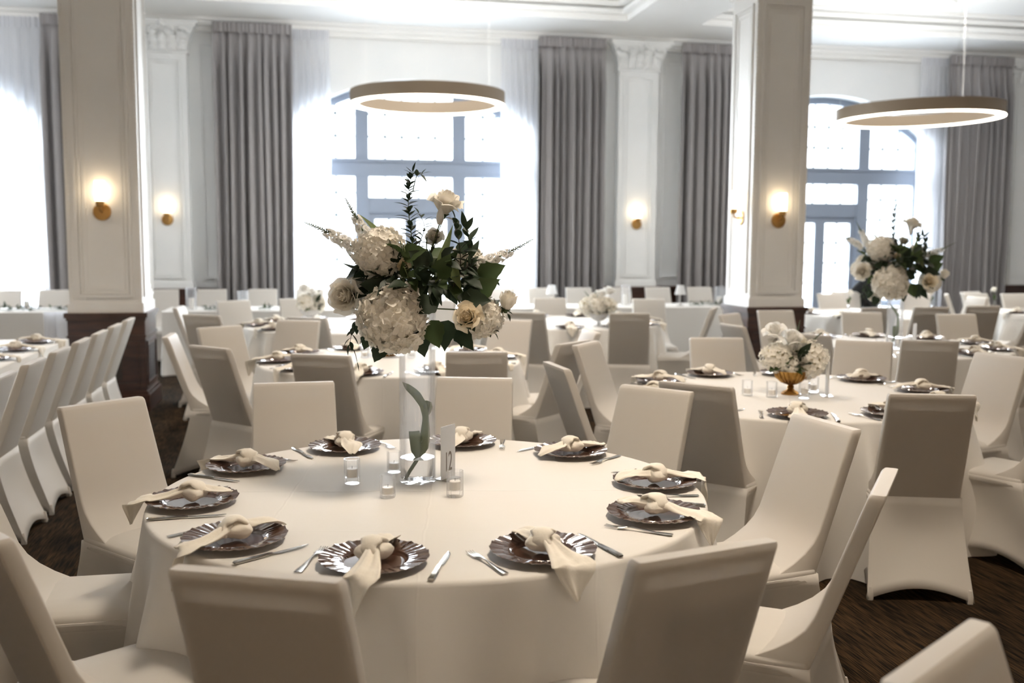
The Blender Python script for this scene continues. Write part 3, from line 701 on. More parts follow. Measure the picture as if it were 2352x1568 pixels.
def make_napkin(seed,hang,inner,ang):
    """origin at the plate centre, +y points to the table centre; the outer tail runs to -y over the rim and the table edge"""
    q=random.Random(seed); r=empty('napkin'); zk=.040
    b=MB(); n=20; rings=[]   # knot: a fat twisted wrap
    for i in range(15):
        t=i/14; x=(t-.5)*.108; rr=.032*math.sqrt(max(.02,1-(2*t-1)**2)); rg=[]
        for k in range(n):
            a=2*PI*k/n; wv=1+.10*math.sin(3*a+t*7+seed)+.07*math.sin(5*a-t*11); rg.append((x,rr*wv*math.cos(a)*1.02,zk+rr*wv*math.sin(a)*.80-.003))
        rings.append(rg)
    mx=Matrix.Rotation(.35+ang,4,'Z'); b.xf(mx,MB().loft(rings))
    rings=[]
    for i in range(25):  # the band wrapping over the knot
        a=-.5+i/24*4.2; ce=Vector((0,math.cos(a)*.035,zk+math.sin(a)*.030)); d=Vector((0,math.cos(a),math.sin(a))); rg=[]
        for k in range(8):
            c_=2*PI*k/8; rg.append(ce+Vector((1,0,0))*.030*math.cos(c_)*(1+.15*math.sin(i))+d*.008*math.sin(c_)+Vector((.015*(i/24-.5),0,0)))
        rings.append(rg)
    b.xf(Matrix.Rotation(-.5+ang,4,'Z'),MB().loft(rings))
    b.build('knot','napkin',r,smooth=True)
    def outer(u):
        L=.155+hang; s=u*L; y=-.012-min(s,.165)*1.0; x=.018*math.sin(u*3+seed)*u+ang*-.10*u*1.2
        if s<=.165: z=.040-.013*min(1,s/.06)+.003*math.sin(s*40) if s<.135 else .030-.010*(s-.135)/.03
        else: z=.020-(s-.165)*.98; y-=(s-.165)*.12
        if s>.12 and s<=.165: z=.028-.012*(s-.12)/.045
        return Vector((x,y,z))
    wmax=q.uniform(.10,.125)
    def wo(u): return .034+(wmax-.034)*min(1,u/.62)**1.1 if u<.62 else wmax*max(.10,1-(u-.62)/.38*.86)
    ribbon(outer,wo,26,12,.006,.0035,seed).build('tail','napkin',r,smooth=True)
    def inr(u): s=u*inner; return Vector((-.01*math.sin(u*4+seed)+ang*.12*u,.012+s,.040-.010*min(1,s/.05)+.012*math.sin(u*PI)-(.016*max(0,(s-.11)/.04))))
    ribbon(inr,lambda u:.034+.050*min(1,u*1.6) if u<.75 else .084*max(.25,1-(u-.75)/.25*.7),18,12,.006,.004,seed+3).build('tail','napkin',r,smooth=True)
    return r
def make_fork():
    b=MB(); zc=lambda y: .0035+.006*math.exp(-((y-.02)/.035)**2)
    prof=[(-.105,.0105),(-.09,.011),(-.05,.0085),(0,.004),(.025,.0035),(.035,.006),(.045,.0115),(.055,.0125),(.062,.0125)]
    rings=[]
    for y,hw in prof:
        z=zc(y); t=.0014
        rings.append([(-hw,y,z),(-hw*.6,y,z+t),(hw*.6,y,z+t),(hw,y,z),(hw*.6,y,z-t),(-hw*.6,y,z-t)])
    b.loft(rings)
    for i in range(4):
        x=(-.0125+.0030)+i*.0063; rr=[]
        for y,z,w_ in ((.060,.004,.0018),(.08,.003,.0017),(.098,.0045,.0013),(.105,.006,.0006)): rr.append([(x-w_,y,z),(x+w_,y,z),(x+w_,y,z+.0018),(x-w_,y,z+.0018)])
        b.loft(rr)
    return b.build('fork','steel',auto=.6)
def make_knife():
    r=empty('table_knife')
    MB().loft([[(x*w_,y,.0045+h*z_) for x,z_ in ((-1,0),(-.7,1),(.7,1),(1,0),(.7,-1),(-.7,-1))] for y,w_,h in ((-.12,.007,.002),(-.115,.0095,.004),(-.06,.0085,.004),(-.01,.0065,.0035),(0,.005,.002))]).build('handle','steel',r,auto=.7)
    MB().loft([[(-.004*k,y,.0045),(.0,y,.0057),(wd*.6,y,.0056),(wd,y,.0045),(wd*.6,y,.0036),(0,y,.0034)] for y,wd,k in ((-.005,.005,1),(.01,.010,1.3),(.06,.0125,1.2),(.09,.011,1),(.108,.006,.4),(.115,.001,-.3))]).build('blade','steel',r,auto=.6)
    return r
PCH=Proto(make_charger()); PFO=Proto(make_fork()); PKN=Proto(make_knife())
PNA=[Proto(make_napkin(1,.125,.15,.05)),Proto(make_napkin(2,.10,.13,-.25)),Proto(make_napkin(5,.05,.15,.3)),Proto(make_napkin(8,.09,.11,-.05))]
def setting(c,deg,t,n,r=.785,var=None,edge=None,full=True,where=None):
    a=math.radians(deg); x=c[0]+r*math.cos(a); y=c[1]+r*math.sin(a); rz=a+PI/2
    wh=where or '%s of %s'%(posname(deg),TN[t]); q=random.Random(n*31+t)
    PCH.put((x,y,TH+.001),rz+q.uniform(0,6),'fluted bronze charger plate, '+wh,'plate','bronze charger plates')
    PNA[n%4 if var is None else var].put((x,y,TH),rz+q.uniform(-.12,.12),'knotted cream napkin, '+wh,'napkin','knotted cream napkins')
    if not full: return
    tx,ty=-math.sin(a),math.cos(a)   # the guest's right hand side is +tangent
    j=q.uniform(-.06,.06); PKN.put((x+tx*.178,y+ty*.178,TH+.001),rz+j,'table knife, '+wh,'knife','table knives')
    j=q.uniform(-.08,.08); PFO.put((x-tx*.172,y-ty*.172,TH+.001),rz+j,'table fork, '+wh,'fork','table forks')
V0={-108:0,-72:1,-36:3,0:1,36:2,72:2,108:2,144:0,180:3,216:0}
for n,(dg,d2) in enumerate(((-108,-108),(-72,-74),(-36,-35),(0,-4),(36,38),(72,74),(108,110),(144,145),(180,182),(216,218))): setting(T0,d2,0,n,var=V0[dg])
for n,dg in enumerate(range(-108,252,36)):
    setting(T1,dg,1,n); setting(T2,dg-6,2,n+3); setting(T3,dg,3,n+5)
for n,dg in enumerate(range(-108,252,36)):
    setting(T4,dg,4,n,full=False); setting(T5,dg,5,n+1,full=False)
for n,dg in enumerate((-108,-72,216,180,144)): setting(T6,dg,6,n,full=False)
for n,dg in enumerate((216,180)): setting(T7,dg,7,n,full=False)
for i in range(7):
    y=8.75-.585*i; nth=['farthest','second from the far end','third from the far end','fourth from the far end','fifth from the far end','sixth from the far end','nearest'][i]
    setting((-2.2-.785,y),0,8,i,full=(i<4),where=nth+' on the left long table')
# ================================================================ FLOWERS
def basis(n):
    n=n.normalized(); a=n.cross(Vector((0,0,1))); a=a.normalized() if a.length>1e-3 else Vector((1,0,0)); return a,n.cross(a).normalized(),n
def frame_mx(p,n,spin=0):
    a,b_,c=basis(Vector(n)); m3=Matrix((a,b_,c)).transposed().to_4x4(); m3.translation=Vector(p); return m3@Matrix.Rotation(spin,4,'Z')
def hydrangea_mb(R,N,seed,squash=(1,1,1)):
    q=random.Random(seed); b=MB()
    for i in range(N):
        y=1-2*(i+.5)/N; th=i*2.39996+q.uniform(-.15,.15); rr=math.sqrt(1-y*y); n=Vector((rr*math.cos(th),rr*math.sin(th),y))
        rad=R*q.uniform(.93,1.05)*(1+.07*math.sin(3*th+seed)*rr+.06*math.sin(5*y+seed)); pz=R*.235*q.uniform(.85,1.15)
        nn=(n+Vector((q.uniform(-.22,.22),q.uniform(-.22,.22),q.uniform(-.22,.22)))).normalized()
        p=Vector((n.x*rad*squash[0],n.y*rad*squash[1],n.z*rad*squash[2])); mx=frame_mx(p,nn,q.uniform(0,6))
        for k in range(4):
            a=k*PI/2+q.uniform(-.12,.12); cu=q.uniform(.15,.5)
            g=MB().grid(lambda u,v:(pz*u*math.cos(a)-pz*(v-.5)*1.05*math.sin(PI*min(1,.12+u*.80))*math.sin(a),
                                    pz*u*math.sin(a)+pz*(v-.5)*1.05*math.sin(PI*min(1,.12+u*.80))*math.cos(a),
                                    pz*cu*(u*u*.8+(2*v-1)**2*.35*u-.1)),3,2)
            b.xf(mx,g)
    return b
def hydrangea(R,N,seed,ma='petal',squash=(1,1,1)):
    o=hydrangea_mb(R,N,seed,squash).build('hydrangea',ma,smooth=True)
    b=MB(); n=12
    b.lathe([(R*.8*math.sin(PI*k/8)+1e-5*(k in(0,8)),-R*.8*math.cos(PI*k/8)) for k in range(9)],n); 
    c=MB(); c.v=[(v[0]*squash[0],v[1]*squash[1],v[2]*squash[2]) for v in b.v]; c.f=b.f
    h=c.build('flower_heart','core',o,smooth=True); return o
def rose_mb(R,seed,open_=1.0,n=26):
    """petals wrapped in a spiral round +z"""
    q=random.Random(seed); b=MB()
    for k in range(n):
        t=k/(n-1); r0=R*(.06+.50*t**.9); a0=k*2.39996; span=(2.3-1.2*t)*1.0; H=R*(1.05-.30*t+q.uniform(-.05,.05)); fl=(t**1.8)*R*.62*open_; zb=-R*.55*(.4+.6*t)
        def fn(u,v,r0=r0,a0=a0,span=span,H=H,fl=fl,zb=zb,t=t):
            a=a0+(u-.5)*span; e=1-(2*u-1)**2; s=v
            r=r0*(.35+.65*math.sin(min(1,s*1.5)*PI/2))+fl*s**2.6+R*.05*math.sin(u*9+k)*s*s*t
            z=zb+(H-zb)*s*(.72+.28*e**.5)-fl*.55*max(0,s-.72)/.28*t
            return (r*math.cos(a),r*math.sin(a),z)
        b.grid(fn,7,6)
    b.lathe([(.0001,-R*.3),(R*.26,-R*.1),(R*.30,R*.35),(R*.20,R*.72),(R*.07,R*.86),(.0001,R*.84)],14)
    return b
def leaf_mb(b,p,d,L,W,up=(0,0,1),curl=.3,fold=.25,n=7,tip=1.0,serr=0):
    p=Vector(p); d=Vector(d).normalized(); s=d.cross(Vector(up)); s=s.normalized() if s.length>1e-3 else Vector((1,0,0)); u_=s.cross(d).normalized()
    def fn(u,v):
        w_=W*math.sin(PI*u**(.75*tip)) if 0<u<1 else 0
        if serr: w_*=1+serr*((int(u*n*1.0)%2)*2-1)*.5
        x=(v-.5)*w_; return p+d*(L*u)+s*x+u_*(-curl*L*u*u+fold*abs(x)*1.0)
    b.grid(fn,n,4)
def sprig(pts,nl,L,W,seed,ma_l='leafd',ma_s='stemd',name='foliage_sprig',rad=.0016,start=.15,droop=.2):
    q=random.Random(seed); pts=[Vector(p) for p in pts]
    def P(t):
        t=min(.9999,max(0,t))*(len(pts)-1); i=int(t); f=t-i; a=pts[max(i-1,0)];b0=pts[i];c=pts[i+1];d=pts[min(i+2,len(pts)-1)]
        return .5*((2*b0)+(c-a)*f+(2*a-5*b0+4*c-d)*f*f+(3*b0-a-3*c+d)*f**3)
    line=[P(i/24) for i in range(25)]
    st=MB().tube(line,[rad*(1.3-.8*i/24) for i in range(25)],6).build(name,ma_s,smooth=True)
    b=MB()
    for k in range(nl):
        t=start+(1-start)*(k+1)/nl; p=P(t); tg=(P(min(1,t+.02))-P(t-.02)).normalized(); a,c,_=basis(tg)
        ang=(k%2)*PI+q.uniform(-.5,.5)+k*.35; side=a*math.cos(ang)+c*math.sin(ang); d=(tg*.55+side*1.0+Vector((0,0,-droop))).normalized() if k<nl-1 else tg
        sc_=q.uniform(.75,1.15)*(1-.35*t); leaf_mb(b,p,d,L*sc_,W*sc_,(side.x*.3,side.y*.3,1),q.uniform(0,.3),.3)
    b.build('leaves',ma_l,st,smooth=True); return st
def snapdragon(p0,p1,bend,seed):
    q=random.Random(seed); p0,p1=Vector(p0),Vector(p1); bd=Vector(bend)
    P=lambda t:p0+(p1-p0)*t+bd*(4*t*(1-t)); L=(p1-p0).length
    st=MB().tube([P(i/16) for i in range(17)],[.0028*(1.2-.9*i/16) for i in range(17)],6).build('snapdragon','stem',smooth=True)
    fl=MB(); bu=MB(); N=32
    seq=[(t_,.0165*(1-t_)**.6+.002,1) for t_ in [.16+.50*k/17 for k in range(17)]]+[(t_,.0095*(1.05-t_)**.8+.0022,0) for t_ in [.55+.45*k/34 for k in range(35)]]
    for k,(t,sz,isf) in enumerate(seq):
        tg=(P(min(1,t+.03))-P(t-.03)).normalized(); a,c,_=basis(tg); ang=k*2.4+q.uniform(-.3,.3); side=a*math.cos(ang)+c*math.sin(ang)
        if isf:
            p=P(t)+side*sz*q.uniform(.5,.95)
            for m_ in range(4):
                mx=frame_mx(p,side+tg*.4,m_*1.6+q.uniform(-.3,.3))
                fl.xf(mx,MB().grid(lambda u,v:(sz*(.25+.85*u)*math.cos((v-.5)*1.7),sz*(.25+.85*u)*math.sin((v-.5)*1.7),sz*(.9*math.sin(u*2.2)-.2)),3,3))
            fl.xf(frame_mx(p,side+tg*.4),MB().lathe([(.0001,-sz*.7),(sz*.30,-sz*.2),(sz*.36,sz*.3),(sz*.2,sz*.6),(.0001,sz*.7)],7))
        else: bu.xf(frame_mx(P(t)+side*sz*.6,side*.8+tg*.9),MB().lathe([(.0001,-sz*.6),(sz*.42,-sz*.1),(sz*.34,sz*.5),(.0001,sz*1.1)],6))
    fl.build('blossoms','petalw',st,smooth=True); bu.build('buds','bud',st,smooth=True); return st
def place(o,r,p,n=(0,0,1),spin=0,s=1.0):
    o.parent=r; m4=frame_mx(p,n,spin)@Matrix.Scale(s,4); o.matrix_local=m4; return o
def copyt(o):
    return dup(o)
# ---- nearest table: tall vase. positions are read as (picture x, picture y, metres nearer(-)/farther(+) than the vase axis)
VX,VY=.365,3.50
VD=Vector((VX,VY,0)).dot(Vector((_sy,_cy,0)))
def loc3(px,py,d=0.0):
    v=ray(px,py); h=v.dot(Vector((_sy,_cy,0))); p=Vector((0,0,CAM_H))+v*((VD+d)/h)
    q=p-Vector((VX,VY,TH)); return Vector((q.x*_cy-q.y*_sy, q.x*_sy+q.y*_cy, q.z))   # local axes: x to the right, y away from the lens, z up
def glass_cyl(name,R,h,base,th,label,cat,group,loc,ribs=0,n=64,gm='glass'):
    r=empty(name,loc); tag(r,label,cat,group)
    fn=(lambda a:1+.035*math.cos(a*ribs)) if ribs else None
    b=MB().lathe([(.0,.0),(R*.9,.0),(R,.004),(R,h-.001),(R-th*.5,h+.0005),(R-th,h-.001),(R-th,base+.004),(R-th*1.6,base),(0,base)],n,0,0,None)
    if ribs:
        b=MB(); n=ribs*6
        rg=lambda rr,z,f:[(rr*(1+f*.05*math.cos(2*PI*i/n*ribs))*math.cos(2*PI*i/n),rr*(1+f*.05*math.cos(2*PI*i/n*ribs))*math.sin(2*PI*i/n),z) for i in range(n)]
        b.loft([rg(R*.9,0,0),rg(R*.97,.003,1),rg(R*.97,h*.93,1),rg(R,h*.97,0),rg(R,h,0),rg(R-th,h,0),rg(R-th,base,0)],True,True)
    b.build('glass_wall',gm,r,auto=.7); return r
v=glass_cyl('glass_vase',.0645,.625,.014,.0035,'tall clear glass cylinder vase on the nearest round table','vase',None,(VX,VY,TH+.0012),gm='thinglass')
MB().lathe([(0,.0155),(.059,.0155),(.0605,.018),(.0605,.088),(0,.088)],64).build('water','water',v,auto=.6)
def small_flowers(): pass
def bouquet(name,rz,loc,label,grp):
    r=empty(name,loc,rz); tag(r,label,'flowers',grp); return r
BQ=bouquet('flower_arrangement',-YAW,(VX,VY,TH),'tall white rose and hydrangea arrangement spilling over the clear vase on the nearest table','tall flower arrangements')
Z0=.62
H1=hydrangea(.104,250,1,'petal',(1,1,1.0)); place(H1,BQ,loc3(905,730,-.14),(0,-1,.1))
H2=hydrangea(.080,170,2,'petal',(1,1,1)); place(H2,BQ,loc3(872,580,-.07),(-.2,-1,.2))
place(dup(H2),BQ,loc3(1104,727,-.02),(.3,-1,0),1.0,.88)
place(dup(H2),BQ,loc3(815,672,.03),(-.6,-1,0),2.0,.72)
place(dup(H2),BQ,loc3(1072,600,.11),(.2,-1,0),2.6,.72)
place(dup(H2),BQ,loc3(885,785,.02),(.2,-1,-.4),.6,.55)
place(dup(H2),BQ,loc3(845,640,.10),(.2,.5,0),.6,.6)
def rose(R,seed,op,p,n,ma='petalc',spin=0,name='rose',hip=True,nn=26):
    o=rose_mb(R,seed,op,nn).build(name,ma,smooth=True); place(o,BQ,p,n,spin)
    if hip: MB().lathe([(.0001,-R*.78),(R*.16,-R*.72),(R*.22,-R*.55),(R*.38,-R*.42),(R*.1,-R*.35)],10).build('calyx','leafm',o,smooth=True)
    return o
rose(.052,1,.9,loc3(1075,728,-.13),(-.15,-1,.22)); rose(.066,2,.75,loc3(797,680,-.06),(-.3,-1,.05),'petal',nn=34)
rose(.058,3,1.15,loc3(1022,474,0),(.25,-.25,1),'petal'); rose(.046,4,.35,loc3(1165,697,-.02),(.25,-.2,1),'petal')
rose(.031,5,.45,loc3(929,612,-.12),(-.1,-1,.35),'petalc'); rose(.036,6,.8,loc3(997,548,.05),(0,-1,.5),'petal'); rose(.034,7,.8,loc3(850,655,-.02),(-.2,-1,.1),'petal')
rose(.036,8,.8,loc3(893,628,.0),(.1,-1,.1),'petalc')
# tulip bud
tb=MB()
for k in range(6):
    a0=k*PI/3; tb.grid(lambda u,v,a0=a0,k=k:(((.012 if k%2 else .0135)*math.sin(PI*min(.93,.18+v*.75))*math.cos(a0+(u-.5)*1.5*(1-.5*v))),((.012 if k%2 else .0135)*math.sin(PI*min(.93,.18+v*.75))*math.sin(a0+(u-.5)*1.5*(1-.5*v))),-.028+.060*v),5,7)
o=tb.build('tulip','petalw',smooth=True); place(o,BQ,loc3(1011,497,-.03),(.08,0,1))
for nm,a,bb,ben,sd in (('l1',(838,588,.02),(697,510,.02),(0,0,.012),1),('l2',(858,575,.06),(793,455,.06),(.0,0,.0),2),('r1',(1080,612,.05),(1224,549,.05),(.0,0,-.01),3)):
    o=snapdragon(loc3(*a),loc3(*bb),ben,sd); o.parent=BQ
def S(pl,nl,L,W,sd,**k):
    o=sprig([loc3(*p) for p in pl],nl,L,W,sd,**k); o.parent=BQ; return o
S([(952,600,0),(945,540,0),(938,480,0),(940,430,0),(948,395,0)],62,.058,.020,1,ma_l='leafd',ma_s='stem',start=.02,droop=.0)
S([(948,440,0),(957,405,0),(972,398,0)],5,.06,.018,21,ma_l='leafd',ma_s='stem',start=.4,droop=0)
S([(955,590,.03),(965,555,.03),(975,520,.03),(962,490,.03)],20,.045,.016,2,ma_l='leafd',start=.1)
S([(985,590,.02),(1000,560,.02),(1008,520,.02),(1018,480,.02)],8,.04,.016,3,start=.1)
S([(1050,650,.02),(1058,600,.0),(1052,540,-.02),(1045,505,-.02)],13,.10,.034,4,start=.25,droop=-.1)
S([(1070,660,.02),(1080,610,.0),(1078,560,-.02),(1070,525,-.02)],12,.10,.034,5,start=.15,droop=-.1)
S([(1040,660,-.05),(1060,625,-.08),(1085,605,-.1)],7,.07,.024,6,start=.2,droop=.0)
S([(860,740,-.05),(825,735,-.06),(810,760,-.07),(803,790,-.07)],8,.058,.026,7,start=.3,droop=.5)
S([(803,790,-.07),(815,810,-.07),(820,830,-.07)],1,.05,.006,8,start=.3,droop=.5)
S([(870,745,-.03),(850,755,-.04),(835,775,-.05)],5,.045,.018,9,start=.3,droop=.4)
S([(1080,760,.02),(1105,750,.0),(1120,748,-.01),(1132,760,-.02)],7,.062,.026,10,start=.35,droop=.35)
S([(1040,750,-.02),(1055,765,-.03),(1062,785,-.03)],4,.05,.022,11,start=.3,droop=.6)
S([(1110,660,.02),(1130,650,.0),(1140,645,-.01)],6,.055,.02,12,start=.3,droop=-.1)
S([(1110,700,.03),(1145,690,.0),(1165,720,-.01)],5,.05,.024,13,start=.3,droop=.3)
S([(860,640,.02),(840,620,.0),(822,600,-.01)],6,.04,.018,14,start=.3,droop=0)
S([(870,690,-.05),(850,660,-.06),(838,640,-.06)],7,.05,.022,15,start=.2,droop=.1)
# broad tulip leaves
b=MB()
for (a,bb,W,up) in (((890,560,-.02),(829,487,-.03),.030,(0,-.6,1)),((910,640,-.06),(885,700,-.13),.034,(0,-1,.4)),((1000,650,-.10),(1040,512,-.06),.034,(0,-1,.1)),((1030,600,-.08),(1060,665,-.1),.04,(0,-1,.4)),
     ((940,700,-.12),(925,640,-.13),.03,(0,-1,.2)),((905,600,.0),(880,535,-.01),.022,(0,-1,.2))):
    p,q_=loc3(*a),loc3(*bb); leaf_mb(b,p,q_-p,(q_-p).length,W,up,.10,.35,12,.8)
o=b.build('tulip_leaves','leafo',smooth=True); o.parent=BQ
b=MB(); b2=MB(); q=random.Random(11)
for (px,py,d,dx,dy,L,W) in ((1090,680,-.06,.6,.55,.10,.085),(1060,690,-.10,.9,.1,.10,.08),(1010,640,-.13,.3,.9,.09,.075),(985,610,-.12,-.6,.5,.085,.07),(925,590,-.12,.7,.35,.085,.075),(1030,735,-.13,-.2,-.8,.10,.075),(1060,715,-.12,.4,-.5,.085,.07),
     (990,735,-.13,.3,-1,.10,.08),(1000,690,-.15,-.6,-.3,.09,.08),(890,660,-.11,-.8,.2,.09,.07),(960,760,-.10,.3,-1,.09,.07),(880,790,-.02,-.4,-.8,.07,.06),(1045,760,-.06,.6,-.4,.09,.07),(960,650,-.14,.2,.2,.09,.08),(1100,640,-.02,.8,.5,.10,.08),(860,700,-.04,-.5,-.4,.08,.06),(850,760,-.02,-.3,-1,.07,.05)):
    leaf_mb(b if (px+py)%3 else b2,loc3(px,py,d),(dx,-.35,dy),L,W,(q.uniform(-.3,.3),-1,q.uniform(.2,.7)),q.uniform(.1,.4),.22,9,.9,.12)
for k in range(230):
    th=q.uniform(0,2*PI); ph=q.uniform(-.55,.75); R_=q.uniform(.05,.185); p=Vector((R_*1.15*math.cos(th)*math.cos(ph),R_*math.sin(th)*math.cos(ph),Z0+.11+R_*.80*math.sin(ph)))+Vector((.01,0,0))
    d=Vector((math.cos(th)*.8+q.uniform(-.5,.5),math.sin(th)*.8+q.uniform(-.5,.5),math.sin(ph)+q.uniform(-.5,.6)))
    leaf_mb(b if k%4 else b2,p,d,q.uniform(.05,.085),q.uniform(.03,.055),(q.uniform(-1,1),q.uniform(-1,0),1),q.uniform(0,.4),.2,6,.9,.1)
o=b.build('dark_leaves','leafd',smooth=True); o.parent=BQ; o=b2.build('green_leaves','leafm',smooth=True); o.parent=BQ
b=MB()
for k in range(26):
    a=q.uniform(0,2*PI); e=q.uniform(0,.18); b.tube([(.02*math.cos(a),.02*math.sin(a),Z0-.02),(.03*math.cos(a),.03*math.sin(a),Z0+.05),(e*math.cos(a),e*math.sin(a),Z0+q.uniform(.1,.26))],.0022,6)
tops=[(1022,490,0),(1011,510,-.03),(1165,715,-.02),(1085,590,.05)]
for t_ in tops: p=loc3(*t_); b.tube([(0,0,Z0),(p.x*.45,p.y*.5,Z0+(p.z-Z0)*.55),p],.0026,6)
o=b.build('flower_stems','stem',smooth=True); o.parent=BQ
# low glass dish inside the mouth that holds the flowers
# loose tulip leaf standing in the vase
TLF=empty('tulip_leaf',(VX,VY,TH),-YAW); tag(TLF,'long green tulip stem and leaf standing inside the tall clear vase','leaf')
MB().tube([loc3(936,1102,0),loc3(945,1080,0),loc3(960,1050,0),loc3(970,1010,-.005),loc3(972,970,-.0),loc3(975,930,.0)],[.0045,.005,.0055,.005,.004,.003],8).build('stem','stem',TLF,smooth=True)
def blade(pts,ws,name,tw=0.0):
    pts=[loc3(*p) for p in pts]; rings=[]
    def fn(u,v):
        t=u*(len(pts)-1); i=min(int(t),len(pts)-2); f=t-i; f=f*f*(3-2*f) if False else f; p=pts[i].lerp(pts[i+1],f); w_=ws[i]+(ws[i+1]-ws[i])*f
        d=(pts[min(i+1,len(pts)-1)]-pts[i]).normalized(); s=d.cross(Vector((0,1,0))).normalized(); s=Matrix.Rotation(tw*u,3,d)@s
        x=(v-.5)*w_; return p+s*x+Vector((0,abs(x)*.35,0))
    o=MB().grid(fn,20,5).build(name,'leafo',TLF,smooth=True); o.modifiers.new('t','SOLIDIFY').thickness=.0008; return o
blade([(958,1055,-.004),(955,1035,-.01),(952,1000,-.018),(951,990,-.02)],[.006,.035,.040,.038],'leaf_blade')
blade([(960,1050,.0),(972,1030,-.008),(976,1000,-.01),(978,960,-.006),(972,930,-.002),(955,905,.0),(935,888,.0),(924,877,.0)],[.012,.034,.036,.022,.026,.030,.022,.001],'leaf_blade',.5)
blade([(975,960,.006),(984,945,.012),(987,930,.014),(980,926,.012),(968,928,.008)],[.010,.018,.022,.020,.016],'leaf_blade')
# votives
def votive(loc,ribs,label,seed,R=.028,h=.082):
    base=.022 if ribs else .012
    r=glass_cyl('votive_glass',R,h,base,.0028,label,'candle holder','small glass candle holders',loc,ribs,40,'thinglass'); return r
def tealight(loc,R,h,label):
    r=empty('tea_light',loc); tag(r,label,'candle','small white candles')
    MB().lathe([(0,0),(R,0),(R,h-.002),(R-.002,h),(0,h-.001)],28).build('wax','candle',r,auto=.6)
    MB().tube([(0,0,h-.001),(.0006,0,h+.008)],.0008,6).build('wick','stemd',r); return r
for px,py,rb,w_ in ((809,1110,14,'ribbed glass candle holder left of the tall vase'),(905,1084,0,'plain glass candle holder behind the tall vase'),(891,1142,0,'plain glass candle holder in front left of the tall vase'),(1045,1140,14,'ribbed glass candle holder right of the tall vase')):
    p=at_z(px,py,TH); p=Vector((p.x,p.y,TH+.001)); votive(p,rb,w_,1,.0285 if rb else .0265,.088 if rb else .078)
    tealight(p+Vector((0,0,.0235 if rb else .0135)),.019 if rb else .0195,.03 if rb else .022,'white candle in the '+w_.replace(' candle holder',''))
# table number card
p=at_z(1029,1100,TH); r=empty('table_number_sign',(p.x,p.y,TH+.001),-YAW+math.radians(60)); tag(r,'tall white acrylic table number 12 right of the tall vase','sign','table number signs')
MB().box(-.045,.045,-.0015,.0015,.003,.195).build('card','paper',r)
MB().box(-.04,.04,-.03,.03,0,.004).build('base_plate','acrylic',r)
cu=bpy.data.curves.new('digits','FONT'); cu.body='12'; cu.size=.058; cu.extrude=.0004; cu.align_x='CENTER'; cu.materials.append(M['ink'])
tmp=bpy.data.objects.new('tmp_digits',cu); C.objects.link(tmp); bpy.context.view_layer.update()
dm=bpy.data.meshes.new_from_object(tmp.evaluated_get(bpy.context.evaluated_depsgraph_get())); bpy.data.objects.remove(tmp); dm.materials.clear(); dm.materials.append(M['greyink'])
for v_ in dm.vertices: v_.co=(v_.co.x*.85,-v_.co.z-.0020,v_.co.y*1.75)
o=bpy.data.objects.new('digits',dm); C.objects.link(o); o.parent=r; o.location=(0,0,.03)
SIGN=r
# ================================================================ THE OTHER TABLES
def at_y(px,py,Y): d=ray(px,py); return Vector((0,0,CAM_H))+d*(Y/d.y)
def make_compote():
    r=empty('flower_compote')
    pr=[(0,0),(.050,0),(.052,.006),(.044,.014),(.024,.024),(.017,.034),(.021,.042),(.016,.050),(.024,.058),(.052,.072),(.080,.098),(.092,.130),(.094,.134),(.088,.130),(.05,.085),(0,.075)]
    MB().lathe(pr,60,0,0).build('bowl','gold',r,auto=.8)
    ribs=MB()
    for k in range(22):
        a=2*PI*k/22; ribs.tube([(R_*math.cos(a),R_*math.sin(a),z) for R_,z in ((.030,.059),(.053,.071),(.081,.097),(.0925,.128))],[.003,.005,.006,.004],6)
    ribs.build('ribs','gold',r,smooth=True)
    return r
def make_low_flowers():
    r=empty('low_flower_arrangement'); q=random.Random(5)
    h=hydrangea(.078,120,21,'petal',(1.15,1,.9)); place(h,r,(-.085,-.02,.175),(0,-1,.2)); place(dup(h),r,(.105,-.02,.16),(.3,-1,0),1.2,1.12); place(dup(h),r,(.0,.08,.18),(0,1,.2),2,.95); place(dup(h),r,(-.02,-.06,.135),(0,-1,0),2,.6)
    def rs(R_,sd,op,p,n,ma): o=rose_mb(R_,sd,op,22).build('rose',ma,smooth=True); place(o,r,p,n); return o
    rs(.056,31,1.2,(-.10,-.01,.315),(-.3,-.5,1),'petalw'); rs(.060,32,1.2,(-.015,-.03,.275),(.1,-.6,1),'petalw'); rs(.040,33,.9,(.045,.02,.265),(.4,.2,1),'petal')
    o=snapdragon((.03,0,.16),(.16,-.02,.315),(0,0,.01),9); o.parent=r; o=snapdragon((0,0,.16),(.05,.03,.38),(0,0,0),12); o.parent=r
    b=MB(); b2=MB()
    for k in range(110):
        th=q.uniform(0,2*PI); p=Vector((.10*math.cos(th)*q.random(),.08*math.sin(th)*q.random(),q.uniform(.12,.20))); d=Vector((math.cos(th),math.sin(th),q.uniform(-.4,.7)))
        leaf_mb(b if k%3 else b2,p,d,q.uniform(.05,.085),q.uniform(.03,.045),(q.uniform(-.5,.5),q.uniform(-.5,.5),1),.2,.2,6)
    leaf_mb(b2,(-.07,-.05,.15),(-.8,-.3,-.5),.09,.055,(0,-1,.6),.1,.2,8); leaf_mb(b,(.02,-.06,.18),(.6,-.3,.8),.11,.05,(0,-1,.3),.1,.2,8); leaf_mb(b,(.03,-.05,.13),(0,-.3,1),.10,.04,(0,-1,.3),.1,.2,8)
    b.build('dark_leaves','leafd',r,smooth=True); b2.build('green_leaves','leafm',r,smooth=True); return r
PCO=Proto(make_compote()); PLF=Proto(make_low_flowers())
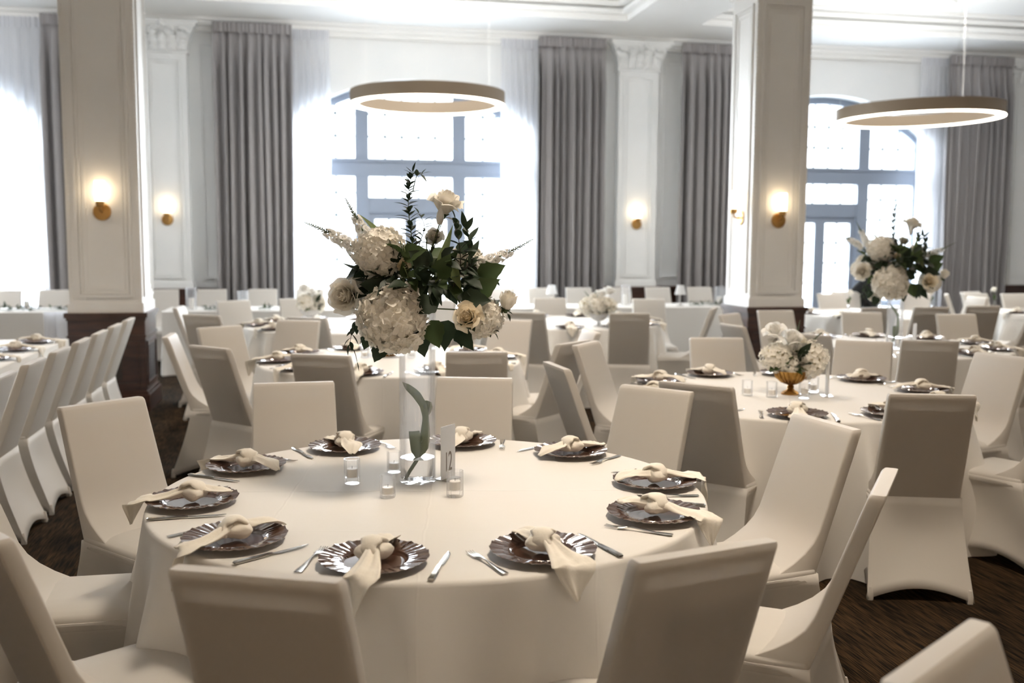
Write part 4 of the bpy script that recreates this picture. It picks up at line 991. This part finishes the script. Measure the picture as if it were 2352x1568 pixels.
for (px,py,rz,gold,w_) in ((1815,905,-.2,1,'on the round table at right'),(893,817,1.9,1,'on the table behind the tall vase'),(712,741,.9,0,'on the far left table'),(1375,750,2.6,0,'on the far table before the drapes')):
    p=at_z(px,py,TH); o=PCO.put((p.x,p.y,TH+.001),rz,('ribbed gold' if gold else 'pale')+' footed flower bowl '+w_,'bowl','footed flower bowls')
    if not gold:
        for ch in o.children: ch.data=ch.data.copy(); ch.data.materials[0]=M['paper']
    PLF.put((p.x,p.y,TH+.036),rz,'low white rose and hydrangea arrangement '+w_,'flowers','low flower arrangements')
# tall vase on the right-hand table
p=at_z(2053,800,TH)
v2=dup(v); v2.location=(p.x,p.y,TH+.0012); tag(v2,'tall clear cylinder vase on the right-hand table','vase')
b2_=dup(BQ,(p.x-.02,p.y,TH-.16),-YAW-.08); b2_.scale=(1.18,1.18,1.18); tag(b2_,'tall white flower arrangement on the right-hand table before the right window','flowers','tall flower arrangements')
t2_=dup(TLF,(p.x,p.y,TH),-YAW+.3); tag(t2_,'green tulip leaf inside the tall vase on the right-hand table','leaf')
def sign2(px,py,rz,label):
    p=at_z(px,py,TH); o=dup(SIGN,(p.x,p.y,TH+.001),rz); tag(o,label,'sign','table number signs')
    for ch in list(o.children):
        if ch.name.startswith('digits'): bpy.data.objects.remove(ch)
sign2(1899,910,-YAW+math.radians(84),'thin clear table number stand seen edge-on beside the gold compote')
sign2(2099,797,-YAW+math.radians(50),'white table number card on the right-hand table')
gl=[(1716,908,0,'left of the gold compote'),(1772,912,0,'just left of the gold compote foot'),(1847,914,14,'ribbed, right of the gold compote'),(1868,900,0,'behind right of the gold compote'),
    (838,822,0,'left of the bowl on the table behind the vase'),(868,816,0,'beside the bowl on the table behind the vase'),(921,815,0,'right of the bowl on the table behind the vase'),(945,822,0,'far right of the bowl on the table behind the vase'),
    (2020,802,0,'left of the right-hand tall vase'),(2080,803,0,'right of the right-hand tall vase'),(2120,806,0,'beside the white card on the right-hand table')]
for px,py,rb,w_ in gl:
    p=at_z(px,py,TH); votive(Vector((p.x,p.y,TH+.001)),rb,'small glass candle holder '+w_,1,.031,.085)
    tealight(Vector((p.x,p.y,TH+.025 if rb else TH+.015)),.02,.028,'small white candle in glass '+w_)
# bud vases with single roses on the far right table
def make_bud():
    r=empty('bud_vase'); MB().lathe([(0,0),(.028,0),(.03,.01),(.028,.05),(.012,.075),(.011,.11),(.014,.115),(.010,.112),(.009,.075),(.024,.048),(.024,.012),(0,.01)],20).build('glass_wall','glass',r,auto=.8); return r
def make_single():
    r=empty('white_rose'); MB().tube([(0,0,.02),(0,0,.12),(.01,0,.22)],.0028,6).build('stem','stem',r,smooth=True)
    o=rose_mb(.042,41,.9,18).build('bloom','petal',smooth=True); place(o,r,(.012,-.005,.25),(.1,-.5,1))
    b=MB(); leaf_mb(b,(.0,0,.14),(.6,0,.8),.09,.035); leaf_mb(b,(0,0,.12),(-.6,-.1,.9),.10,.035); leaf_mb(b,(0,0,.17),(-.1,-.5,.8),.06,.03); b.build('leaves','leafm',r,smooth=True); return r
PB=Proto(make_bud()); PS=Proto(make_single())
for px,py,w_ in ((1948,722,'left on the far right table'),(2020,705,'beneath the tall right-hand flowers'),(2140,722,'in the middle of the far right table'),(2283,712,'before the dark wainscot at far right')):
    p=at_z(px,py,TH); PB.put((p.x,p.y,TH+.001),0,'small glass bud vase '+w_,'vase','bud vases'); PS.put((p.x,p.y,TH+.004),px*.01,'single white rose '+w_,'flower','single roses in bud vases')
# head table: hurricane candle glasses, little lamps, garlands
def hurricane(px,py,h,w_,two=False):
    p=at_z(px,py,TH); o=glass_cyl('hurricane_glass',.065,h,.01,.003,'clear hurricane glass '+w_,'candle holder','hurricane glasses on the head tables',(p.x,p.y,TH+.001),0,32,'thinglass')
    r=empty('pillar_candle',(p.x,p.y,TH+.012)); tag(r,'white pillar candle in the hurricane glass '+w_,'candle','pillar candles'); MB().lathe([(0,0),(.034,0),(.034,.10 if h<.27 else .13),(0,.10 if h<.27 else .13)],24).build('wax','candle',r,auto=.6)
hurricane(440,711,.27,'on the head table near the left wainscot'); hurricane(559,709,.22,'before the left drape')
hurricane(1437,701,.27,'on the head table below the centre pilaster'); hurricane(1652,700,.25,'left of the right column'); hurricane(62,712,.2,'on the far left head table')
def make_lamp():
    r=empty('table_lamp'); MB().lathe([(0,0),(.05,0),(.05,.008),(.008,.014),(.006,.2),(0,.2)],24).build('stand','steel',r,auto=.6)
    MB().lathe([(.075,.15),(.045,.27),(.043,.27),(.073,.15)],24).build('lamp_shade','lampshade',r,auto=.6); return r
PL=Proto(make_lamp())
for px,py,w_ in ((1267,702,'below the drape right of the middle window'),(1562,702,'below the drape left of the right column')):
    p=at_z(px,py,TH); PL.put((p.x,p.y,TH+.001),0,'small white-shaded table lamp on the head table '+w_,'table lamp','small lamps on the head table')
def garland(x0,x1,y,label,seed,swag=0):
    q=random.Random(seed); r=empty('leaf_garland',((x0+x1)/2,y,TH)); tag(r,label,'garland','leafy garlands on the head tables'); b=MB(); b2=MB(); L=x1-x0
    for k in range(int(L*130)):
        x=q.uniform(-L/2,L/2); d=Vector((q.uniform(-1,1),q.uniform(-.8,.8),q.uniform(0,.7))); leaf_mb(b if k%3 else b2,(x,q.uniform(-.05,.05),q.uniform(.01,.045)),d,q.uniform(.05,.10),q.uniform(.018,.035),(0,0,1),.3,.2,5)
    if swag:
        for k in range(60): t=q.random(); leaf_mb(b if k%3 else b2,(L/2-.35+.25*t+q.uniform(-.03,.03),-.42,-.02-.22*t*t),(q.uniform(-1,1),-.6,q.uniform(-1,.3)),q.uniform(.04,.08),.025,(0,-1,.3),.2,.2,5)
    b.build('dark_leaves','leafd',r,smooth=True)
    b2.build('green_leaves','leafm',r,smooth=True); MB().tube([(-L/2,0,.015),(0,.02,.02),(L/2,0,.015)],.005,6).build('stem','stem',r,smooth=True); return r
garland(-1.25,-.85,12.47,'leafy garland beside the hurricane glass on the head table at left',1)
garland(-.62,-.48,12.5,'small sprig of leaves on the head table before the left drape',2)
garland(4.9,5.35,12.5,'leafy garland on the head table left of the right column',3)
garland(-3.6,-2.8,12.62,'leafy garland on the far left head table beside the column',4)
# gauze runner hanging from the end of the far left head table
MBr=MB().grid(lambda u,v:(-3.02+.36*u,12.385-.045*abs(math.sin(u*9))*(.3+v)-.02,TH+.006-(.72)*v),40,14)
r=empty('gauze_runner',(0,0,0)); tag(r,'white gauze runner hanging at the end of the far left head table','table runner'); o=MBr.build('cloth','sheer',r,smooth=True); o.modifiers.new('t','SOLIDIFY').thickness=.002
# ---------------------------------------------------------------- the person in black behind the right-hand flowers
def person():
    pp=at_y(1982,700,12.35); r=empty('person',(pp.x,pp.y,0),-.25); tag(r,'person dressed in black bending over the far right table, mostly hidden by flowers','person')
    def skin(name,ma,vs,es,rads,root,lv=2):
        me=bpy.data.meshes.new(name); me.from_pydata(vs,es,[]); me.materials.append(M[ma]); o=bpy.data.objects.new(name,me); C.objects.link(o); o.parent=r
        md=o.modifiers.new('skin','SKIN'); md.use_smooth_shade=True
        for i,sv in enumerate(me.skin_vertices[0].data): sv.radius=rads[i] if isinstance(rads[i],tuple) else (rads[i],rads[i]); sv.use_root=(i==root)
        s2=o.modifiers.new('sub','SUBSURF'); s2.levels=lv; s2.render_levels=lv; return o
    vs=[(0,0,.93),(.05,-.05,1.05),(.11,-.12,1.20),(.17,-.18,1.33),(.21,-.23,1.43),(.24,-.27,1.52),(.255,-.30,1.60)]
    ra=[(.15,.11),(.13,.10),(.15,.105),(.14,.09),(.055,.055),(.075,.085),(.06,.07)]; es=[(0,1),(1,2),(2,3),(3,4),(4,5),(5,6)]
    def add(p,rad,frm): vs.append(p); ra.append(rad); es.append((frm,len(vs)-1)); return len(vs)-1
    for s in (-1,1):
        h=add((s*.10,.02,.86),(.095,.095),0); k=add((s*.11,-.01,.50),(.06,.06),h); a=add((s*.11,.03,.09),(.04,.04),k); add((s*.12,-.11,.045),(.035,.035),a)
        sh=add((.17+s*.17,-.15,1.31),(.058,.058),3); el=add((.19+s*.24,-.30,1.10),(.042,.042),sh); wr=add((.20+s*.16,-.50,1.00),(.028,.028),el)
        pm=add((.20+s*.15,-.56,.975),(.036,.018),wr)
        for j,(dx,L) in enumerate(((-.028,.055),(-.010,.072),(.008,.078),(.026,.066))):
            f1=add((.20+s*.15+dx,-.56-L*.6,.962),(.009,.009),pm); add((.20+s*.15+dx,-.56-L,.945),(.008,.008),f1)
        t_=add((.20+s*.15-s*.035,-.575,.965),(.010,.010),pm)
    body=skin('body','skin',vs,es,ra,0)
    # clothes: the same skeleton a little wider, without head and hands
    keep=[0,1,2,3]; v2=[vs[i] for i in keep]; r2=[(a+.022,b_+.022) for a,b_ in (ra[i] for i in keep)]; e2=[(0,1),(1,2),(2,3)]; base=len(vs)
    per=(len(vs)-7)//2
    for si in range(2):
        o0=7+si*per
        for idx,par in ((0,0),(1,'p'),(2,'p')):
            v2.append(vs[o0+idx]); q_=ra[o0+idx]; r2.append((q_[0]+.022,q_[1]+.022)); e2.append((0 if par==0 else len(v2)-2,len(v2)-1))
        for idx,par in ((4,3),(5,'p'),(6,'p')):
            v2.append(vs[o0+idx]); q_=ra[o0+idx]; r2.append((q_[0]+.020,q_[1]+.020)); e2.append((3 if par==3 else len(v2)-2,len(v2)-1))
    skin('clothing','black',v2,e2,r2,0)
    hb=MB().lathe([(.0001,-.05),(.07,-.04),(.098,.02),(.10,.07),(.07,.125),(.0001,.145)],20); mh=Matrix.Translation((.245,-.255,1.545))@Matrix.Rotation(.35,4,'X')
    b=MB(); b.xf(mh,hb); b.build('hair','hair',r,smooth=True)
    b=MB()
    for s in (-1,1): b.xf(Matrix.Translation((.245+s*.028,-.385,1.555)),MB().lathe([(.0001,-.007),(.008,0),(.0001,.007)],8))
    b.build('eyes','ink',r,smooth=True)
    b=MB().tube([(.248,-.375,1.565),(.25,-.405,1.535),(.248,-.385,1.525)],[.008,.014,.008],8); b.build('nose','skin',r,smooth=True)
    for s in (-1,1): MB().box(.12*s-.045 if s>0 else .12*s-.045,.12*s+.045,-.20,.09,0,.06).build('shoe','black',r)
person()
